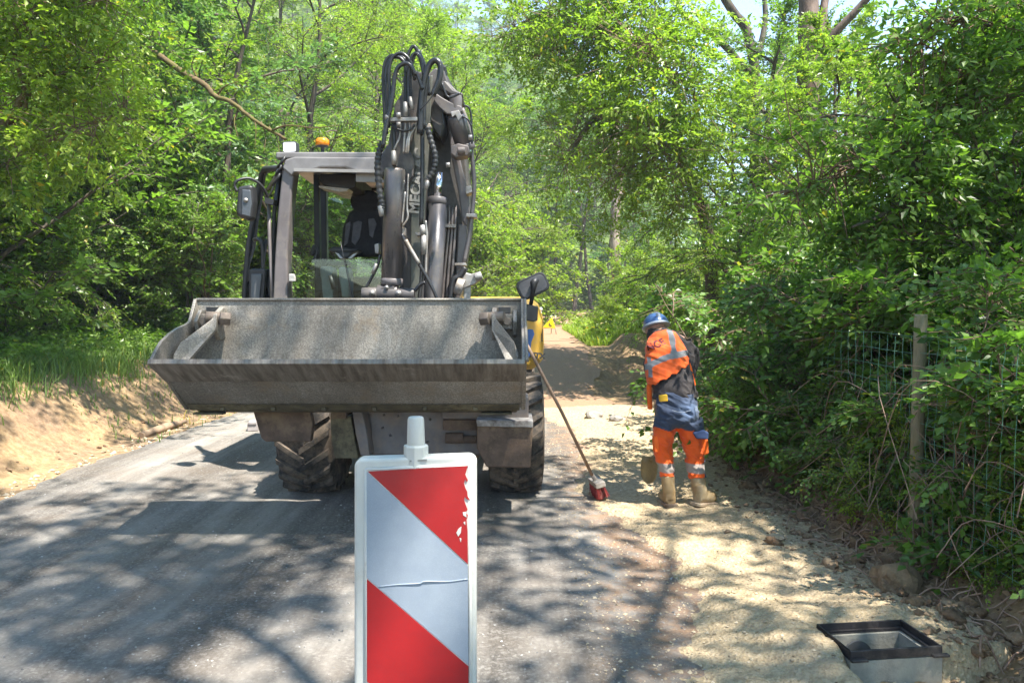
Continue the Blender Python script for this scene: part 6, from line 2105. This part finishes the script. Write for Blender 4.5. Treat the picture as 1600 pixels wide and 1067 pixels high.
boot(wp(1090, 744, 0.01), wp(1092, 765, -0.01), wp(1092, 793, -0.05), wp(1118, 793, 0.03), 0.062)

# jacket
JK = mat("black_fleece", (0.045, 0.038, 0.038), (0.028, 0.024, 0.025), 10, 0.95, bumpS=0.4, bumpScale=120)
jk_ch = [
    [(wp(1057, 624, 0.03), 0.185, 0.13), (wp(1057, 610, 0.045), 0.183, 0.128), (wp(1056, 585, 0.11), 0.185, 0.13), (wp(1056, 560, 0.19), 0.19, 0.13), (wp(1055, 538, 0.28), 0.17, 0.11), (wp(1052, 526, 0.34), 0.10, 0.08)],
    [(shL + Vector((0.01, 0, 0)), 0.08, 0.08), (elL, 0.062, 0.062), (haL - (haL - elL) * 0.35, 0.048, 0.048)],
    [(shR, 0.088, 0.09), ((shR + elR) / 2 + Vector((0.035, 0, 0.01)), 0.078, 0.08), (elR, 0.068, 0.07), (haR - (haR - elR) * 0.3, 0.048, 0.048)],
    [(neckb - Vector((0, 0.02, 0.0)), 0.085, 0.075), (head - Vector((0, 0.07, 0.04)), 0.075, 0.07)],
    [(head - Vector((0, 0.055, 0.08)), 0.088, 0.06), (head - Vector((0, 0.035, -0.0)), 0.088, 0.09)],
]
flesh(jk_ch, 0.008, "jacket", JK, wk, 0.03, 6, 4, None, 7)

# vest, tape and letters laid out on its back
def vcol(co, no):
    n = len(co)
    c = np.tile(ORA * 1.0, (n, 1))
    X = 800 + co[:, 0] / WY * F
    s1 = 480 - (co[:, 2] - CAM_H) / WY * F
    # vertical tape
    vx = 1056.5 + (s1 - 520) * -0.05
    c[(np.abs(X - vx) < 4.6) & (s1 < 556)] = GREYT
    hy = 556 - 0.16 * (X - 1056) + 0.0075 * (X - 1056) ** 2 * (X < 1056)
    c[np.abs(s1 - hy) < 4.6] = GREYT
    c[(np.abs(X - (1019)) < 2.5) & (s1 > 560) & (s1 < 590)] = GREYT
    return c


ve = [
    [(wp(1051, 612, 0.05), 0.185, 0.135), (wp(1051, 592, 0.09), 0.19, 0.142), (wp(1051, 580, 0.12), 0.192, 0.147), (wp(1052, 560, 0.185), 0.195, 0.148), (wp(1052, 543, 0.255), 0.172, 0.128), (wp(1052, 530, 0.32), 0.125, 0.095)],
]
mb = MB()
vo = flesh(ve, 0.007, "vest_tmp", painted("vest_cloth", 0.8), wk, 0.02, 7, 3, vcol, 11)
# cut the slanted hem and the armhole
bm = bmesh.new(); bm.from_mesh(vo.data)
o_ = world_origin(vo)
dele = []
for v_ in bm.verts:
    p = v_.co + o_
    X = 800 + p.x / WY * F; s1 = 480 - (p.z - CAM_H) / WY * F
    hem = 604 - max(0, X - 1018) * 0.56 if X < 1078 else 570 - (X - 1078) * 2.4
    hem += 1.5 * math.sin(X * 0.4)
    arm = X > 1065 + (s1 - 518) * 0.42 + 0.0 and s1 < 560 or X > 1082.5
    if s1 > hem or arm or p.y > WY + 0.30 and s1 > 535:
        dele.append(v_)
bmesh.ops.delete(bm, geom=dele, context='VERTS')
bm.to_mesh(vo.data); bm.free(); vo.name = "vest"; vo.data.name = "vest"
so_ = vo.modifiers.new("thick", 'SOLIDIFY'); so_.thickness = 0.006; so_.offset = 1
mb = MB(); mb.slab([(1013, 596), (1018, 598), (1020, 640), (1013, 640), (1011, 606)], WY + 0.12, WY + 0.16)
mb.build('vest_flap', MATS['hi_vis_orange'], vo, 0.008)
mb = MB(); mb.slab([(1078, 566), (1081, 572), (1088, 602), (1085, 605), (1078, 585)], WY + 0.02, WY + 0.05)
mb.build("vest_flap", MATS["hi_vis_orange"], vo, 0.008)
Mx = Matrix.Translation(wp(1029.5, 540, 0.09)) @ Matrix.Rotation(R(24), 4, 'Y').inverted() @ Matrix.Rotation(R(58), 4, 'X')
lt = text_obj("letters", "NGE", 0.075, 0.002, mat("red_letters", (0.12, 0.015, 0.02), (0.09, 0.012, 0.02), 5, 0.6, bumpS=0), vo, Mx, 0.0012)
# drape the letters on the cloth
dgv = bpy.context.evaluated_depsgraph_get()
from mathutils.bvhtree import BVHTree
bvh = BVHTree.FromObject(vo, dgv)
for v_ in lt.data.vertices:
    h = bvh.ray_cast(Vector((v_.co.x, -2, v_.co.z)), Vector((0, 1, 0)))
    if h[0] is not None:
        v_.co.y = h[0].y - 0.004

# helmet
HEL = mat("helmet_blue", (0.06, 0.13, 0.30), (0.045, 0.10, 0.24), 5, 0.3, bumpS=0)
HELW = mat("helmet_grey_white", (0.36, 0.40, 0.45), (0.27, 0.31, 0.36), 8, 0.4, bumpS=0.02)
hc = head + Vector((0.0, -0.01, 0.02))
tilt = Matrix.Rotation(R(18), 3, 'X').inverted() @ Matrix.Rotation(R(-8), 3, 'Y')
mb = MB()
rings = []
for k in range(11):
    t_ = k / 10 * math.pi / 2
    rr, zz = math.cos(t_), math.sin(t_)
    rings.append([hc + tilt @ Vector((0.108 * max(rr, .01) * math.cos(a_), 0.128 * max(rr, .01) * math.sin(a_), 0.112 * zz)) for a_ in [2 * math.pi * j / 32 for j in range(32)]])
mb.loft(rings)
ho = mb.build("helmet", HEL, wk)
mb = MB()
mb.loft([[hc + tilt @ Vector((rx * math.cos(a_), ry * math.sin(a_) + (0.02 if math.sin(a_) > 0.5 and rx > .11 else 0), z_)) for a_ in [2 * math.pi * j / 32 for j in range(32)]] for rx, ry, z_ in ((0.104, 0.124, -0.008), (0.116, 0.137, -0.01), (0.118, 0.139, 0.0), (0.107, 0.127, 0.014))])
mb.build("brim", HELW, ho)
mb = MB()
mb.tube([hc + tilt @ Vector((0.109 * math.cos(a_) * math.cos(R(62)), 0.129 * math.sin(a_) * math.cos(R(62)), 0.113 * math.sin(R(62)))) for a_ in [2 * math.pi * j / 24 for j in range(25)]], 0.004, 6, cap=False)
mb.build("crown_ridge", HELW, ho)
bp = hc + tilt @ Vector((0.006, -0.129 * math.cos(R(30)), 0.112 * math.sin(R(30))))
mb = MB(); nrm = tilt @ Vector((0, -0.8, 0.6))
mb.lathe([(-0.004, 0.02), (0.004, 0.019)], bp, 'y', 16); mb.build("badge", HELW, ho)

# ================================================================ thin air between here and the hill
mb = MB()
mb.box((-230, -62, -3), (230, 425, 76))
hz = mb.build("haze", bpy.data.materials.new("air"))
tag(hz, "thin pale haze hanging in the air of the valley", "haze", kind="stuff")
m = hz.data.materials[0]; m.use_nodes = True
nt = m.node_tree
nt.nodes.remove(nt.nodes["Principled BSDF"])
pv = nn(nt, "ShaderNodeVolumePrincipled")
pv.inputs["Color"].default_value = (0.92, 0.95, 1.0, 1)
pv.inputs["Density"].default_value = 0.0011
nt.links.new(pv.outputs[0], nt.nodes["Material Output"].inputs["Volume"])
